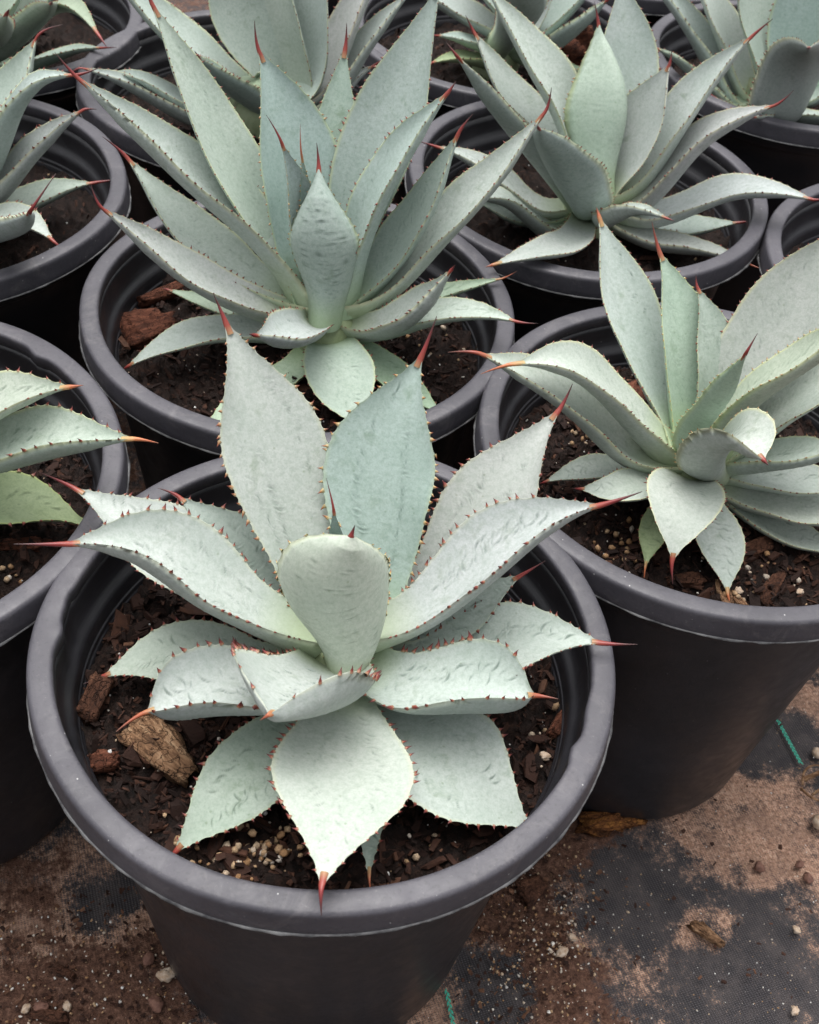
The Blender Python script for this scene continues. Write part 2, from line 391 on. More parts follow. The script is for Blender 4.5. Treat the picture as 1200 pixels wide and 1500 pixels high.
RIM = [(0.1322, 0.2760), (0.1319, 0.2815), (0.1319, 0.2828), (0.1321, 0.2838), (0.1327, 0.2845), (0.1336, 0.28485), (0.1346, 0.2850), (0.1385, 0.2852), (0.1418, 0.2850), (0.1427, 0.2847), (0.1435, 0.2841),
       (0.1440, 0.2832), (0.1442, 0.2820), (0.1444, 0.2800), (0.1449, 0.2740), (0.1452, 0.2706), (0.1450, 0.2697), (0.1442, 0.2692), (0.1412, 0.2692), (0.1395, 0.2710), (0.1345, 0.2740)]
def make_pot(key, x, y, label, dents=(), seed=0):
    r = np.random.default_rng(100 + seed)
    ph = r.uniform(0, 6.28, 6); am = r.uniform(0.3, 1.0, 6) * 0.00035
    def warp(V, t):
        d = sum(am[k] * np.sin((k + 2) * t + ph[k]) for k in range(6))
        zf = np.clip(V[..., 2] / POT_H, 0, 1) ** 2
        dr = d[None, :] * zf
        # dents push the inner edge of the rim inwards
        rr = np.hypot(V[..., 0], V[..., 1])
        for (a, wd, dp) in dents:
            da = (t - a + np.pi) % (2 * np.pi) - np.pi
            dr = dr - dp * np.exp(-(da / wd) ** 2)[None, :] * np.clip((V[..., 2] - 0.245) / 0.03, 0, 1) * np.clip((0.140 - rr) / 0.006, 0, 1)
        c, s_ = np.cos(t), np.sin(t)
        V = V.copy(); V[..., 0] += dr * c; V[..., 1] += dr * s_
        V[..., 2] += 0.0006 * np.sin(2 * t + ph[0])[None, :] * zf
        return V
    e = empty('nursery_pot', (x, y, 0)); tag(e, label, 'pot', 'black nursery pots')
    seg = 144 if key in 'ABCE' else 88
    V, F = lathe(densify(WALL, 3 if key in 'ABCE' else 2), seg, warp); mesh_obj('wall', V + np.array([x, y, 0]), F, M_WALL, e)
    V, F = lathe(RIM, 192 if key in 'ABCE' else 112, warp, True); mesh_obj('rim', V + np.array([x, y, 0]), F, M_RIM, e)
    # thin ragged mould line round the lower edge of the lip
    t = np.linspace(0, 2 * np.pi, 360, endpoint=False)
    rag = 0.0005 + 0.0007 * np.abs(r.standard_normal(360)); rag = (rag + np.roll(rag, 1) + np.roll(rag, 2)) / 3
    def wf(V, tt):
        V = V.copy(); k = (1 + rag / 0.145); V[1, :, 0] *= k; V[1, :, 1] *= k
        return warp(V, tt)
    V, F = lathe([(0.1448, 0.2702), (0.1450, 0.2696), (0.1448, 0.2690)], 360, wf)
    mesh_obj('mould_line', V + np.array([x, y, 0]), F, M_FLASH, e)
    return e

POTS = {
 'A': (-0.032, 0.350), 'B': (-0.089, 0.629), 'C': (0.179, 0.538), 'D': (0.109, 0.841), 'E': (-0.304, 0.426),
 'F': (-0.379, 0.719), 'G': (0.387, 0.764), 'H': (0.318, 1.115), 'I': (-0.182, 0.940), 'J': (0.030, 1.105), 'K': (-0.440, 1.010), 'M': (0.176, 1.372), 'N': (-0.128, 1.346),
}
POT_LABEL = {
 'A': 'black nursery pot with dented grey rim holding the broad-leaved agave with big dark red teeth',
 'B': 'black nursery pot under the tall agave with three red spines in its centre',
 'C': 'black nursery pot with orange root clod at its foot, under the yellow-edged agave',
 'D': 'black nursery pot under the agave with a folded keeled centre leaf',
 'E': 'black nursery pot holding the agave with a wrinkled yellow-green low leaf',
 'F': 'black nursery pot holding the agave with drooping channelled leaves and dark soil in shade',
 'G': 'black nursery pot with no leaves over its rim, beside the yellow-edged agave',
 'H': 'black nursery pot under the agave with a broad rounded grey bud leaf',
 'I': 'black nursery pot under the blurred wide-leaved agave behind the three-spined agave',
 'J': 'black nursery pot with pale rim and reddish root clod behind the keeled agave',
 'K': 'black nursery pot under the dull green agave behind the channelled agave',
 'M': 'black nursery pot in deep shade behind the agave with the keeled centre leaf',
 'N': 'black nursery pot in deep shade behind the wide-leaved grey agave',
}
DENT = {'A': [(math.radians(187), 0.05, 0.0028), (math.radians(177), 0.03, -0.0012), (math.radians(-21), 0.045, 0.0026), (math.radians(-10), 0.07, 0.0014)], 'E': [(math.radians(60), .05, .003)]}
for i, (k, (x, y)) in enumerate(POTS.items()):
    make_pot(k, x, y, POT_LABEL[k], DENT.get(k, ()), i)

# ------------------------------------------------------------------ soil, chips and grains
SOIL_Z = 0.236
ICO_V = None
def ico():
    p = (1 + 5 ** 0.5) / 2
    v = np.array([(-1, p, 0), (1, p, 0), (-1, -p, 0), (1, -p, 0), (0, -1, p), (0, 1, p), (0, -1, -p), (0, 1, -p), (p, 0, -1), (p, 0, 1), (-p, 0, -1), (-p, 0, 1)], float)
    v /= np.linalg.norm(v[0])
    f = np.array([(0, 11, 5), (0, 5, 1), (0, 1, 7), (0, 7, 10), (0, 10, 11), (1, 5, 9), (5, 11, 4), (11, 10, 2), (10, 7, 6), (7, 1, 8), (3, 9, 4), (3, 4, 2), (3, 2, 6), (3, 6, 8), (3, 8, 9), (4, 9, 5), (2, 4, 11), (6, 2, 10), (8, 6, 7), (9, 8, 1)])
    return v, f
ICO_V, ICO_F = ico()
def ico2(V0=None, F0=None):
    v = [tuple(a) for a in (ICO_V if V0 is None else V0)]; f = []; mid = {}
    def m(a, b):
        k = (min(a, b), max(a, b))
        if k not in mid:
            q = (np.array(v[a]) + np.array(v[b])); q /= np.linalg.norm(q); v.append(tuple(q)); mid[k] = len(v) - 1
        return mid[k]
    for a, b, c in (ICO_F if F0 is None else F0):
        x, y, z = m(a, b), m(b, c), m(c, a); f += [(a, x, z), (b, y, x), (c, z, y), (x, y, z)]
    return np.array(v), np.array(f)
ICO2_V, ICO2_F = ico2()
ICO3_V, ICO3_F = ico2(ICO2_V, ICO2_F)
CHIP_V = np.array([(-1, -.6, -.5), (-.5, -1, -.5), (1, -.8, -.4), (.8, .7, -.5), (-.6, 1, -.5), (-.9, -.5, .5), (-.4, -.9, .5), (.9, -.7, .5), (.85, .6, .4), (-.7, .8, .5)], float)
CHIP_F = [(4, 3, 2, 1, 0), (5, 6, 7, 8, 9), (0, 1, 6, 5), (1, 2, 7, 6), (2, 3, 8, 7), (3, 4, 9, 8), (4, 0, 5, 9)]
def rotm(r, flat):
    a = r.uniform(0, 6.283); b, c = r.normal(0, flat), r.normal(0, flat)
    Rz = np.array([[math.cos(a), -math.sin(a), 0], [math.sin(a), math.cos(a), 0], [0, 0, 1]])
    Rx = np.array([[1, 0, 0], [0, math.cos(b), -math.sin(b)], [0, math.sin(b), math.cos(b)]])
    Ry = np.array([[math.cos(c), 0, math.sin(c)], [0, 1, 0], [-math.sin(c), 0, math.cos(c)]])
    return Rz @ Rx @ Ry
def soil_height(x, y, cx, cy, seed):
    p = np.stack([x, y, 0 * x], -1)
    r = np.hypot(x - cx, y - cy)
    return SOIL_Z + fbm(p, 26, seed, 3) * 0.006 + np.abs(fbm(p, 150, seed + 5, 4)) * 0.016 + 0.006 * np.exp(-(r / 0.05) ** 2)
def make_soil(key, nchip, ngrain, seed, cluster=()):
    cx, cy = POTS[key]; r = np.random.default_rng(500 + seed)
    nr, nt = (60, 220) if nchip > 500 else (34, 120)
    rr = np.linspace(0.004, 0.1248, nr); t = np.linspace(0, 2 * np.pi, nt, endpoint=False)
    gr, gt = np.meshgrid(rr, t, indexing='ij')
    x = cx + gr * np.cos(gt); y = cy + gr * np.sin(gt); z = soil_height(x, y, cx, cy, seed)
    V = np.stack([x, y, z], -1).reshape(-1, 3)
    i = np.arange(nr * nt).reshape(nr, nt); j = np.roll(i, -1, axis=1)
    F = np.stack([i[:-1], i[1:], j[1:], j[:-1]], -1).reshape(-1, 4)
    so = mesh_obj('potting_soil', V, F, M_SOIL); tag(so, 'dark bark potting soil in the ' + POT_LABEL[key].replace('black nursery pot', 'pot')[:70].rsplit(' ', 1)[0], 'soil', kind='stuff')
    # bark chips
    vs, fs, ds = [], [], []; b = 0
    rad = 0.1225 * np.sqrt(r.uniform(0, 1, nchip)); an = r.uniform(0, 6.283, nchip)
    PX, PY = cx + rad * np.cos(an), cy + rad * np.sin(an); PZ = soil_height(PX, PY, cx, cy, seed)
    for k in range(nchip):
        L = min(r.lognormal(-6.35, 0.62), 0.010)
        s = np.array([L, L * r.uniform(0.16, 0.6), L * r.uniform(0.12, 0.35)])
        v = (CHIP_V + r.normal(0, 0.16, CHIP_V.shape)) * s @ rotm(r, 0.45).T
        vs.append(v + np.array([PX[k], PY[k], PZ[k] + r.uniform(-0.0005, 0.002)])); fs += [tuple(q + b for q in f) for f in CHIP_F]; b += len(v)
        c = np.clip(r.beta(1.2, 2.6), 0, 1); ds.append(np.tile([c, 0, 0, 1], (len(v), 1)))
    ch = mesh_obj('bark_chips', np.concatenate(vs), fs, M_CHIPS, so, False, np.concatenate(ds)); ch['kind'] = 'stuff'
    # pale grains of perlite and fertiliser
    vs, fs, ds = [], [], []; b = 0
    def grain(px, py, rad, col):
        nonlocal b
        v = ICO_V * (1 + r.normal(0, 0.16, (12, 1))) * rad * r.uniform(0.7, 1.2, 3) @ rotm(r, 1).T
        pz = float(soil_height(np.array([px]), np.array([py]), cx, cy, seed)[0]) + rad * 0.5 + 0.001
        vs.append(v + np.array([px, py, pz])); fs.append(ICO_F + b); b += 12; ds.append(np.tile([col, 0, 0, 1], (12, 1)))
    for k in range(ngrain):
        rad = 0.121 * math.sqrt(r.uniform(0, 1)); a = r.uniform(0, 6.283)
        grain(cx + rad * math.cos(a), cy + rad * math.sin(a), r.uniform(0.0003, 0.0009) if r.random() < .9 else r.uniform(0.0009, 0.0016), r.uniform(0.3, 1))
    for (qx, qy, spread, cnt) in cluster:
        for k in range(cnt):
            c = at(qx + r.normal(0, spread), qy + r.normal(0, spread * 0.7), SOIL_Z + 0.003)
            if math.hypot(c[0] - cx, c[1] - cy) < 0.121: grain(c[0], c[1], r.uniform(0.0009, 0.0024), r.uniform(0, 0.7))
    g = mesh_obj('pale_grains', np.concatenate(vs), np.concatenate(fs), M_GRAIN, so, True, np.concatenate(ds)); g['kind'] = 'stuff'
make_soil('A', 5600, 260, 1, [(350, 1250, 30, 34), (400, 1250, 22, 34), (310, 1290, 18, 10), (270, 1230, 15, 6), (620, 1260, 40, 6), (800, 1060, 25, 8)])
make_soil('B', 2600, 200, 2, [(640, 510, 40, 12)])
make_soil('C', 4400, 260, 3, [(900, 790, 25, 26), (1080, 880, 12, 10), (860, 640, 20, 20), (1130, 840, 30, 12)])
make_soil('D', 400, 50, 4); make_soil('E', 2400, 160, 5, [(150, 700, 8, 16), (20, 850, 14, 8)]); make_soil('F', 400, 60, 6)
make_soil('G', 300, 30, 7); make_soil('H', 200, 20, 8); make_soil('I', 300, 30, 9); make_soil('J', 300, 30, 10); make_soil('K', 150, 10, 11); make_soil('M', 60, 5, 12); make_soil('N', 60, 5, 13)

# ------------------------------------------------------------------ agaves
def resample(P, n):
    P = np.asarray(P, float)
    d = np.concatenate([[0], np.cumsum(np.linalg.norm(np.diff(P, axis=0), axis=1))])
    # natural cubic spline
    m = len(P); h = np.diff(d)
    if m > 2:
        A = np.eye(m); B = np.zeros((m, 3))
        for i in range(1, m - 1):
            A[i, i - 1] = h[i - 1]; A[i, i] = 2 * (h[i - 1] + h[i]); A[i, i + 1] = h[i]
            B[i] = 6 * ((P[i + 1] - P[i]) / h[i] - (P[i] - P[i - 1]) / h[i - 1])
        Mm = np.linalg.solve(A, B)
    else: Mm = np.zeros((m, 3))
    t = np.linspace(0, d[-1], 400); k = np.clip(np.searchsorted(d, t, side='right') - 1, 0, m - 2)
    a = (d[k + 1] - t)[:, None]; b = (t - d[k])[:, None]; hk = h[k][:, None]
    C = (Mm[k] * a ** 3 + Mm[k + 1] * b ** 3) / (6 * hk) + (P[k] / hk - Mm[k] * hk / 6) * a + (P[k + 1] / hk - Mm[k + 1] * hk / 6) * b
    l = np.concatenate([[0], np.cumsum(np.linalg.norm(np.diff(C, axis=0), axis=1))])
    tt = np.linspace(0, l[-1], n)
    return np.stack([np.interp(tt, l, C[:, j]) for j in range(3)], 1), l[-1]
def smooth_interp(s, tab):
    x = np.array([a for a, b in tab]); y = np.array([b for a, b in tab])
    m = np.gradient(y, x); k = np.clip(np.searchsorted(x, s, side='right') - 1, 0, len(x) - 2)
    h = x[k + 1] - x[k]; t = (s - x[k]) / h
    return (2 * t**3 - 3 * t**2 + 1) * y[k] + (t**3 - 2 * t**2 + t) * h * m[k] + (-2 * t**3 + 3 * t**2) * y[k + 1] + (t**3 - t**2) * h * m[k + 1]
PA = [(0, .60), (.12, .55), (.28, .66), (.42, .88), (.53, .99), (.60, 1.0), (.70, .88), (.80, .60), (.89, .31), (.95, .14), (1, .035)]
PB = [(0, .72), (.12, .66), (.3, .82), (.43, .97), (.52, 1.0), (.66, .88), (.80, .57), (.91, .26), (.97, .10), (1, .04)]
PC = [(0, .70), (.12, .62), (.3, .76), (.48, .95), (.58, 1.0), (.70, .90), (.83, .57), (.92, .25), (.97, .10), (1, .04)]
PT = [(0, .60), (.12, .56), (.3, .70), (.5, .92), (.65, 1.0), (.78, .98), (.87, .82), (.94, .46), (.98, .14), (1, .04)]     # blunt, short point
PU = [(0, .32), (.15, .44), (.32, .68), (.48, .90), (.60, .99), (.68, 1.0), (.78, .92), (.87, .72), (.94, .42), (1, .06)]    # wedge-shaped bud leaf

class Plant:
    def __init__(s, key, label, off=(0, 0), zc=0.272, prof=PB, res=(150, 52, 18), tooth=(0.0052, 0.0017), imprint=1.0, tint=(1, 1, 1), seed=0, mar=0.9):
        s.mar = mar
        s.cx, s.cy = POTS[key][0] + off[0], POTS[key][1] + off[1]
        s.zc, s.prof, s.res, s.tooth, s.imp, s.tint = zc, prof, res, tooth, imprint, tint
        s.r = np.random.default_rng(900 + seed)
        s.e = empty('agave_plant', (s.cx, s.cy, SOIL_Z)); tag(s.e, label, 'agave', 'potted agaves')
        s.k = 0; s.key = key
        V, F = lathe([(0.0, 0.215), (0.017, 0.215), (0.021, 0.235), (0.024, zc - 0.016), (0.020, zc - 0.004), (0.011, zc + 0.006), (0.0, zc + 0.010)], 24)
        mesh_obj('stem', V + np.array([s.cx, s.cy, 0]), F, M_STEM, s.e)
    def leaf(s, tip, mids=(), z=None, w=100, kap=0.55, spine=None, zb=None, az=None, twist=0, arch=0.0, young=0.0, tint=None, prof=None, depth=0.0,
             kt=None, droop=None, rb=0.010, th=1.0, ab=False, wave=1.0, mz=None, stooth=1.0, syoung=0.0, imp=None, fold=0.0, slen=None, label=None, km=None, keel=0.0):
        """tip / mids are picture positions; z the tip's height above the ground where it is known, else the tip lies square to the view"""
        r = s.r; s.k += 1
        zb = s.zc if zb is None else zb
        base0 = np.array([s.cx, s.cy, zb])
        T3 = at(*tip, z) if z is not None else near_point(*tip, base0) + ray(*tip) * depth
        dxy = T3[:2] - base0[:2]
        A = math.atan2(dxy[1], dxy[0]) if az is None else math.radians(az)
        base = base0 + np.array([math.cos(A), math.sin(A), 0]) * rb
        pts = [base]
        for j, m in enumerate(mids):
            if mz is not None and mz[j] is not None: q = at(*m, mz[j])
            else: q = near_line(*m, base, T3)
            if arch: q = q + ray(*m) * (-arch)
            pts.append(q)
        pts.append(T3)
        NU, NV, NB = s.res
        C, L = resample(pts, NU); S_ = np.linspace(0, 1, NU)
        T = np.gradient(C, axis=0); T /= np.linalg.norm(T, axis=1)[:, None]
        s0 = np.array([-math.sin(A), math.cos(A), 0.0])
        Sd = s0 - (T @ s0)[:, None] * T; Sd /= np.linalg.norm(Sd, axis=1)[:, None]
        Nn = np.cross(T, Sd)
        tw = np.radians(twist) * (0.35 + 0.65 * S_)
        ct, st = np.cos(tw)[:, None], np.sin(tw)[:, None]
        Sd, Nn = Sd * ct + Nn * st, Nn * ct - Sd * st
        dm = np.linalg.norm(C[int(NU * .6)] - CAMP)
        W = w * dm / F_PX / 2
        wid = W * smooth_interp(S_, prof or s.prof) * (1 + 0.03 * np.sin(7 * S_ + r.uniform(0, 6)))
        kk = smooth_interp(S_, [(0, kap * 1.35 + .2), (.15, kap * 1.15), (.45, kap), (.75, km if km is not None else kap), (1, (kt if kt is not None else min((km or kap) * 1.3 + .25, 1.6)))])
        # teeth positions and scalloped margin
        sp, tl = s.tooth
        nteeth = max(6, int(L * 0.86 / sp))
        margins = {}
        for sg in (-1, 1):
            u = np.linspace(0.10, 0.955, nteeth) + r.normal(0, 0.18 / nteeth, nteeth)
            margins[sg] = np.sort(np.clip(u, 0.08, 0.965))
        def scal(sg):
            u = margins[sg]; d = np.min(np.abs(S_[:, None] - u[None, :]), axis=1) * L
            return np.exp(-(d / (sp * 0.26)) ** 2)
        scL, scR = scal(-1), scal(1)
        sa = 0.00075 * (tl / 0.0022)
        v = np.linspace(-1, 1, NV); v = np.sign(v) * (1 - (1 - np.abs(v)) ** 1.25)       # denser at the edges
        vb = np.linspace(1, -1, NB + 2)[1:-1]
        ph = r.uniform(0, 6.28, 4); wa = wave * 0.0011 * (L / 0.17)
        def surf(vv, bottom):
            n = len(vv); VV = vv[None, :]; K = kk[:, None]
            Kf = K * (1 + fold * VV)
            Kf = np.clip(Kf, 0.05, 2.2)
            we = wid[:, None] + np.where(VV < 0, scL[:, None], scR[:, None]) * sa * np.abs(VV) ** 10
            lat = we * np.sin(Kf * VV) / Kf; hgt = we * (1 - np.cos(Kf * VV)) / Kf
            hgt = hgt + wa * np.abs(VV) ** 2.5 * (np.sin(9 * S_[:, None] + ph[0] + (VV > 0) * ph[1]) + .5 * np.sin(19 * S_[:, None] + ph[2] + (VV > 0) * 2)) * np.sin(np.pi * S_[:, None])
            I = np.zeros((NU, n))
            x = VV * we; yv = S_[:, None] * L + 0 * VV
            if (imp if imp is not None else s.imp) > 0 and NV > 24:
                ia = (imp if imp is not None else s.imp)
                lines = []
                f1 = r.uniform(0.36, 0.58); lines += [(f1, 1), (r.uniform(0.36, 0.58), -1)]
                if r.random() < .5: lines += [(f1 * .55, 1)]
                if r.random() < .55: lines += [(r.uniform(0.05, 0.25), r.choice([-1, 1]))]
                if bottom and ab: lines += [(0.12, 1), (0.12, -1)]
                for (fv, sg) in lines:
                    y0 = r.uniform(0.2, 0.34); y1 = r.uniform(0.66, 0.88); yy = y0 * L
                    while yy < y1 * L:
                        yy += sp * r.uniform(0.5, 1.15)
                        if r.random() < .22: continue
                        sc = min(1, yy / L / 0.6)
                        cx0 = sg * (fv * (1.05 - 0.35 * abs(yy / L - .55))) * np.interp(yy / L, S_, wid) + r.normal(0, 0.0009)
                        ang = sg * r.normal(0.75, 0.35); ca, sb = math.cos(ang), math.sin(ang)
                        dx, dy = x - cx0, yv - yy
                        msk = (np.abs(dx) < 0.006) & (np.abs(dy) < 0.006)
                        if not msk.any(): continue
                        a_, b_ = (dx * ca + dy * sb)[msk], (-dx * sb + dy * ca)[msk]
                        la = r.uniform(0.0014, 0.0034); sg_ = 0.0007
                        d = b_ - 90 * a_ ** 2 * r.choice([-1, 1])
                        env = np.exp(-(a_ / la) ** 2)
                        am = ia * r.uniform(0.35, 1.0) * (1.0 if r.random() < .7 else 1.5)
                        hgt[msk] += -am * 0.0009 * (d / sg_) * np.exp(-(d / sg_) ** 2) * env * 1.2
                        I[msk] = np.maximum(I[msk], am * np.exp(-((d - 0.0002) / (sg_ * .6)) ** 2) * env)
            if bottom:
                tk = th * (0.0035 + 0.0085 * (1 - S_[:, None]) ** 1.4) * np.minimum(1, wid[:, None] / 0.012)
                hgt = hgt - (tk * (1 - np.abs(VV) ** 2.2) ** 0.75 + 0.0007) - keel * wid[:, None] * (1 - np.abs(VV)) * np.sin(np.pi * np.clip(S_[:, None], 0, 1)) ** .5
            P = C[:, None, :] + Sd[:, None, :] * lat[..., None] + Nn[:, None, :] * hgt[..., None]
            D = np.stack([S_[:, None] + 0 * VV, np.abs(VV) + 0 * S_[:, None], np.clip(I, 0, 1), 0 * I + s.mar], -1)
            return P, D
        Pt, Dt = surf(v, False); Pb, Db = surf(vb, True)
        P = np.concatenate([Pt, Pb], 1); D = np.concatenate([Dt, Db], 1)
        R_ = P.shape[1]; idx = np.arange(NU * R_).reshape(NU, R_); jdx = np.roll(idx, -1, axis=1)
        F = np.stack([idx[:-1], jdx[:-1], jdx[1:], idx[1:]], -1).reshape(-1, 4)
        o = mesh_obj('leaf', P.reshape(-1, 3), F, M_LEAF, s.e, True, D.reshape(-1, 4))
        ti = np.array(tint or (1, 1, 1)) * np.array(s.tint) * (1 + r.normal(0, 0.02, 3)); o.color = (*np.clip(ti, 0, 1.4), 1)
        if label: o['label'] = label
        # teeth
        tv, tf, td = [], [], []; b = 0
        for sg, col in ((-1, 0), (1, NV - 1)):
            for u in margins[sg]:
                k = int(round(u * (NU - 1)))
                p0 = Pt[k, col]; out = Pt[k, col] - Pt[k, col - sg * 3]; out /= np.linalg.norm(out) + 1e-9
                l = tl * stooth * r.uniform(0.65, 1.3) * (0.45 + 0.55 * math.sin(math.pi * min(1, max(0, (u - .05) / .95))) ** .6)
                hk = r.normal(0.1, 0.45)
                dirv = out + T[k] * hk + Nn[k] * r.normal(0.15, 0.25); dirv /= np.linalg.norm(dirv)
                e1 = T[k]; e2 = np.cross(dirv, e1); e2 /= np.linalg.norm(e2); e1 = np.cross(e2, dirv)
                br = l * r.uniform(0.27, 0.36)
                bend = e1 * l * r.normal(0.0, 0.22)
                prev = None
                for q, (hh, rr) in enumerate(((-0.25, 1.15), (0.05, 0.9), (0.35, 0.5), (0.68, 0.24))):
                    for a in range(5):
                        an = a * 1.2566
                        tv.append(p0 + dirv * hh * l + bend * max(hh, 0) ** 2 + (e1 * math.cos(an) * 1.15 + e2 * math.sin(an) * 0.8) * br * rr)
                        td.append((max(hh, 0), young, 0, 1))
                    if q:
                        for a in range(5):
                            c0, c1 = b + (q - 1) * 5 + a, b + (q - 1) * 5 + (a + 1) % 5
                            tf.append((c0, c1, c1 + 5, c0 + 5))
                tv.append(p0 + dirv * l + bend); td.append((1, young, 0, 1))
                for a in range(5): tf.append((b + 15 + a, b + 15 + (a + 1) % 5, b + 20))
                b += 21
        t = mesh_obj('teeth', np.array(tv), tf, M_TOOTH, o, True, np.array(td)); t['kind'] = 'stuff'
        # terminal spine
        k0 = int(0.965 * (NU - 1)); p0 = C[k0] + Nn[k0] * 0.0002; tip3 = C[-1]
        if spine is not None:
            end = near_point(*spine, tip3)
        else: end = tip3 + T[-1] * (slen or 0.016)
        p1 = tip3; ns = 14; sv, sf, sdt = [], [], []
        c1 = tip3 + T[-1] * np.linalg.norm(end - tip3) * 0.35
        r0_ = min(max(wid[k0] * 0.75, 0.0009), 0.0018)
        for q in range(ns):
            f = q / (ns - 1)
            if f < 0.12: c = p0 + (p1 - p0) * (f / 0.12)
            else:
                g = (f - 0.12) / 0.88; c = (1 - g) ** 2 * p1 + 2 * g * (1 - g) * c1 + g * g * end
            rd = r0_ * np.interp(f, [0, .1, .25, .6, 1], [1.0, .9, .70, .42, .08])
            dv = T[-1] if f < .15 else (end - c1); dv = dv / (np.linalg.norm(dv) + 1e-9)
            e1 = Sd[-1] - dv * (Sd[-1] @ dv); e1 /= np.linalg.norm(e1); e2 = np.cross(dv, e1)
            for a in range(8):
                an = a * math.pi / 4
                sv.append(c + (e1 * math.cos(an) + e2 * math.sin(an) * np.interp(f, [0, .3], [.6, 1])) * rd); sdt.append((f, syoung, 0, 1))
            if q:
                for a in range(8):
                    i0, i1 = (q - 1) * 8 + a, (q - 1) * 8 + (a + 1) % 8
                    sf.append((i0, i1, i1 + 8, i0 + 8))
        mesh_obj('spine', np.array(sv), sf, M_SPINE, o, True, np.array(sdt))
        dd = T3 - base
        INFO.append('%s%-2d L%.3f az%4.0f el%4.0f W%.1fmm z%.3f' % (s.key, s.k, L, math.degrees(math.atan2(dd[1], dd[0])), math.degrees(math.asin(dd[2] / np.linalg.norm(dd))), W * 1000, T3[2]))
        return o
INFO = []
BLUE = (0.90, 1.0, 0.985); GREEN = (0.80, 0.92, 0.72); DULL = (0.84, 0.87, 0.84); YEL = (0.80, 0.86, 0.55)

# --- A: broad leaves with big dark red teeth
a = Plant('A', 'broad-leaved pale agave with big dark red teeth and a blunt cupped centre leaf', (0.004, 0.004), 0.272, PA, (196, 68, 20), (0.0049, 0.0026), 1.0, (.99, 1, .985), 1, 0.35)
L = a.leaf
L((472, 1294), [(502, 1085), (497, 1175)], z=0.300, mz=[0.278, 0.292], w=200, kap=0.30, kt=0.5, zb=.262, spine=(471, 1342), imp=.6, az=-88)
L((541, 1282), [(540, 1215)], z=0.258, w=62, kap=0.5, zb=.25, spine=(544, 1316), syoung=.6, tint=DULL, az=-80)
L((775, 1213), [(600, 1065), (675, 1130)], z=0.248, mz=[.262, .262], w=178, kap=0.25, kt=.5, zb=.255, slen=.004, tint=(.95, .98, .97))
L((258, 1247), [(425, 1075), (350, 1150)], z=0.244, mz=[.258, .258], w=128, kap=0.35, zb=.255, slen=.006, tint=(.86, .93, .86))
L((152, 991), [(380, 975), (265, 958)], z=0.252, mz=[.262, .262], w=118, kap=0.3, zb=.258, spine=(122, 1002), tint=(.92, .95, .93))
L((880, 942), [(640, 972), (760, 938)], z=0.292, mz=[.275, .288], w=132, kap=0.5, zb=.262, spine=(934, 944), kt=1.0)
L((760, 845), [(620, 920), (700, 880)], z=0.30, w=110, kap=0.4, zb=.262)
L((216, 1043), [(420, 1005), (310, 1020)], z=0.285, mz=[.278, .288], w=150, kap=0.75, km=1.5, kt=1.6, prof=PT, stooth=1.3, fold=.16, zb=.265, spine=(170, 1072), syoung=.5)
L((783, 1019), [(590, 1005), (690, 1015)], z=0.288, mz=[.278, .290], w=160, kap=0.75, km=1.5, kt=1.6, prof=PT, stooth=1.3, fold=-.16, zb=.265, spine=(818, 1024), syoung=.3)
L((396, 1046), [(485, 985), (448, 1018)], z=0.328, mz=[.282, .305], w=225, kap=0.7, km=1.15, kt=1.5, prof=PT, stooth=1.4, fold=.3, zb=.27, spine=(381, 1055), syoung=.5, az=-102)
L((110, 716), [(400, 905), (235, 795)], z=0.305, w=135, kap=0.55, spine=(58, 692), kt=1.1)
L((263, 729), [(400, 860), (335, 795)], z=0.318, w=112, kap=0.5, spine=(231, 715), tint=DULL, kt=1.1)
L((818, 602), [(640, 860), (725, 735)], w=150, kap=0.45, spine=(839, 562), depth=.02, kt=1.1)
L((331, 473), [(455, 860), (400, 660)], w=160, kap=0.35, spine=(313, 431), young=.25, depth=.01, kt=.9)
L((617, 523), [(545, 860), (557, 710)], w=172, kap=0.45, spine=(640, 463), young=.45, tint=BLUE, kt=1.1)
L((880, 740), [(610, 900), (720, 815), (800, 765)], z=0.362, w=142, kap=0.85, km=1.1, spine=(941, 720), zb=.278, fold=-.15)
L((101, 797), [(420, 920), (300, 855), (200, 803)], z=0.345, w=165, kap=0.9, km=1.2, spine=(20, 797), zb=.278, fold=.15)
L((489, 748), [(500, 880)], z=0.352, w=62, kap=1.3, young=.6, spine=(478, 700), az=90, rb=0.006, zb=.28, tint=BLUE, prof=PB)
L((514, 786), [(513, 940), (494, 865)], z=0.362, mz=[.296, .333], w=212, kap=1.15, km=1.15, kt=1.0, prof=PU, young=.75, slen=.006, az=-76, rb=0.020, zb=.266, ab=True, tint=(1.0, 1.02, .96), imp=.65)

# --- B: tall lanceolate leaves
b = Plant('B', 'tall narrow-leaved agave with three red spines rising round its pointed centre leaf', (0.016, 0.006), 0.272, PB, (128, 46, 14), (0.0052, 0.0018), 0.5, (.97, 1, .99), 2)
L = b.leaf
L((187, 537), [(390, 482), (275, 492)], z=.252, mz=[.264, .268], w=66, kap=.4, zb=.258, slen=.004)
L((245, 424), [(330, 450)], z=.26, w=45, kap=.4, zb=.256, tint=GREEN, slen=.004)
L((300, 628), [(430, 540), (360, 585)], z=.246, w=60, kap=.4, zb=.256, tint=GREEN, slen=.003)
L((540, 632), [(488, 510), (507, 575)], z=.246, mz=[.265, .258], w=105, kap=.35, zb=.256, slen=.003, tint=(.93, .97, .9))
L((646, 606), [(540, 520), (600, 572)], z=.246, w=62, kap=.4, zb=.256, tint=GREEN, slen=.003)
L((735, 408), [(640, 432)], z=.29, w=38, kap=.7, zb=.26, tint=GREEN, spine=(757, 397), syoung=.6)
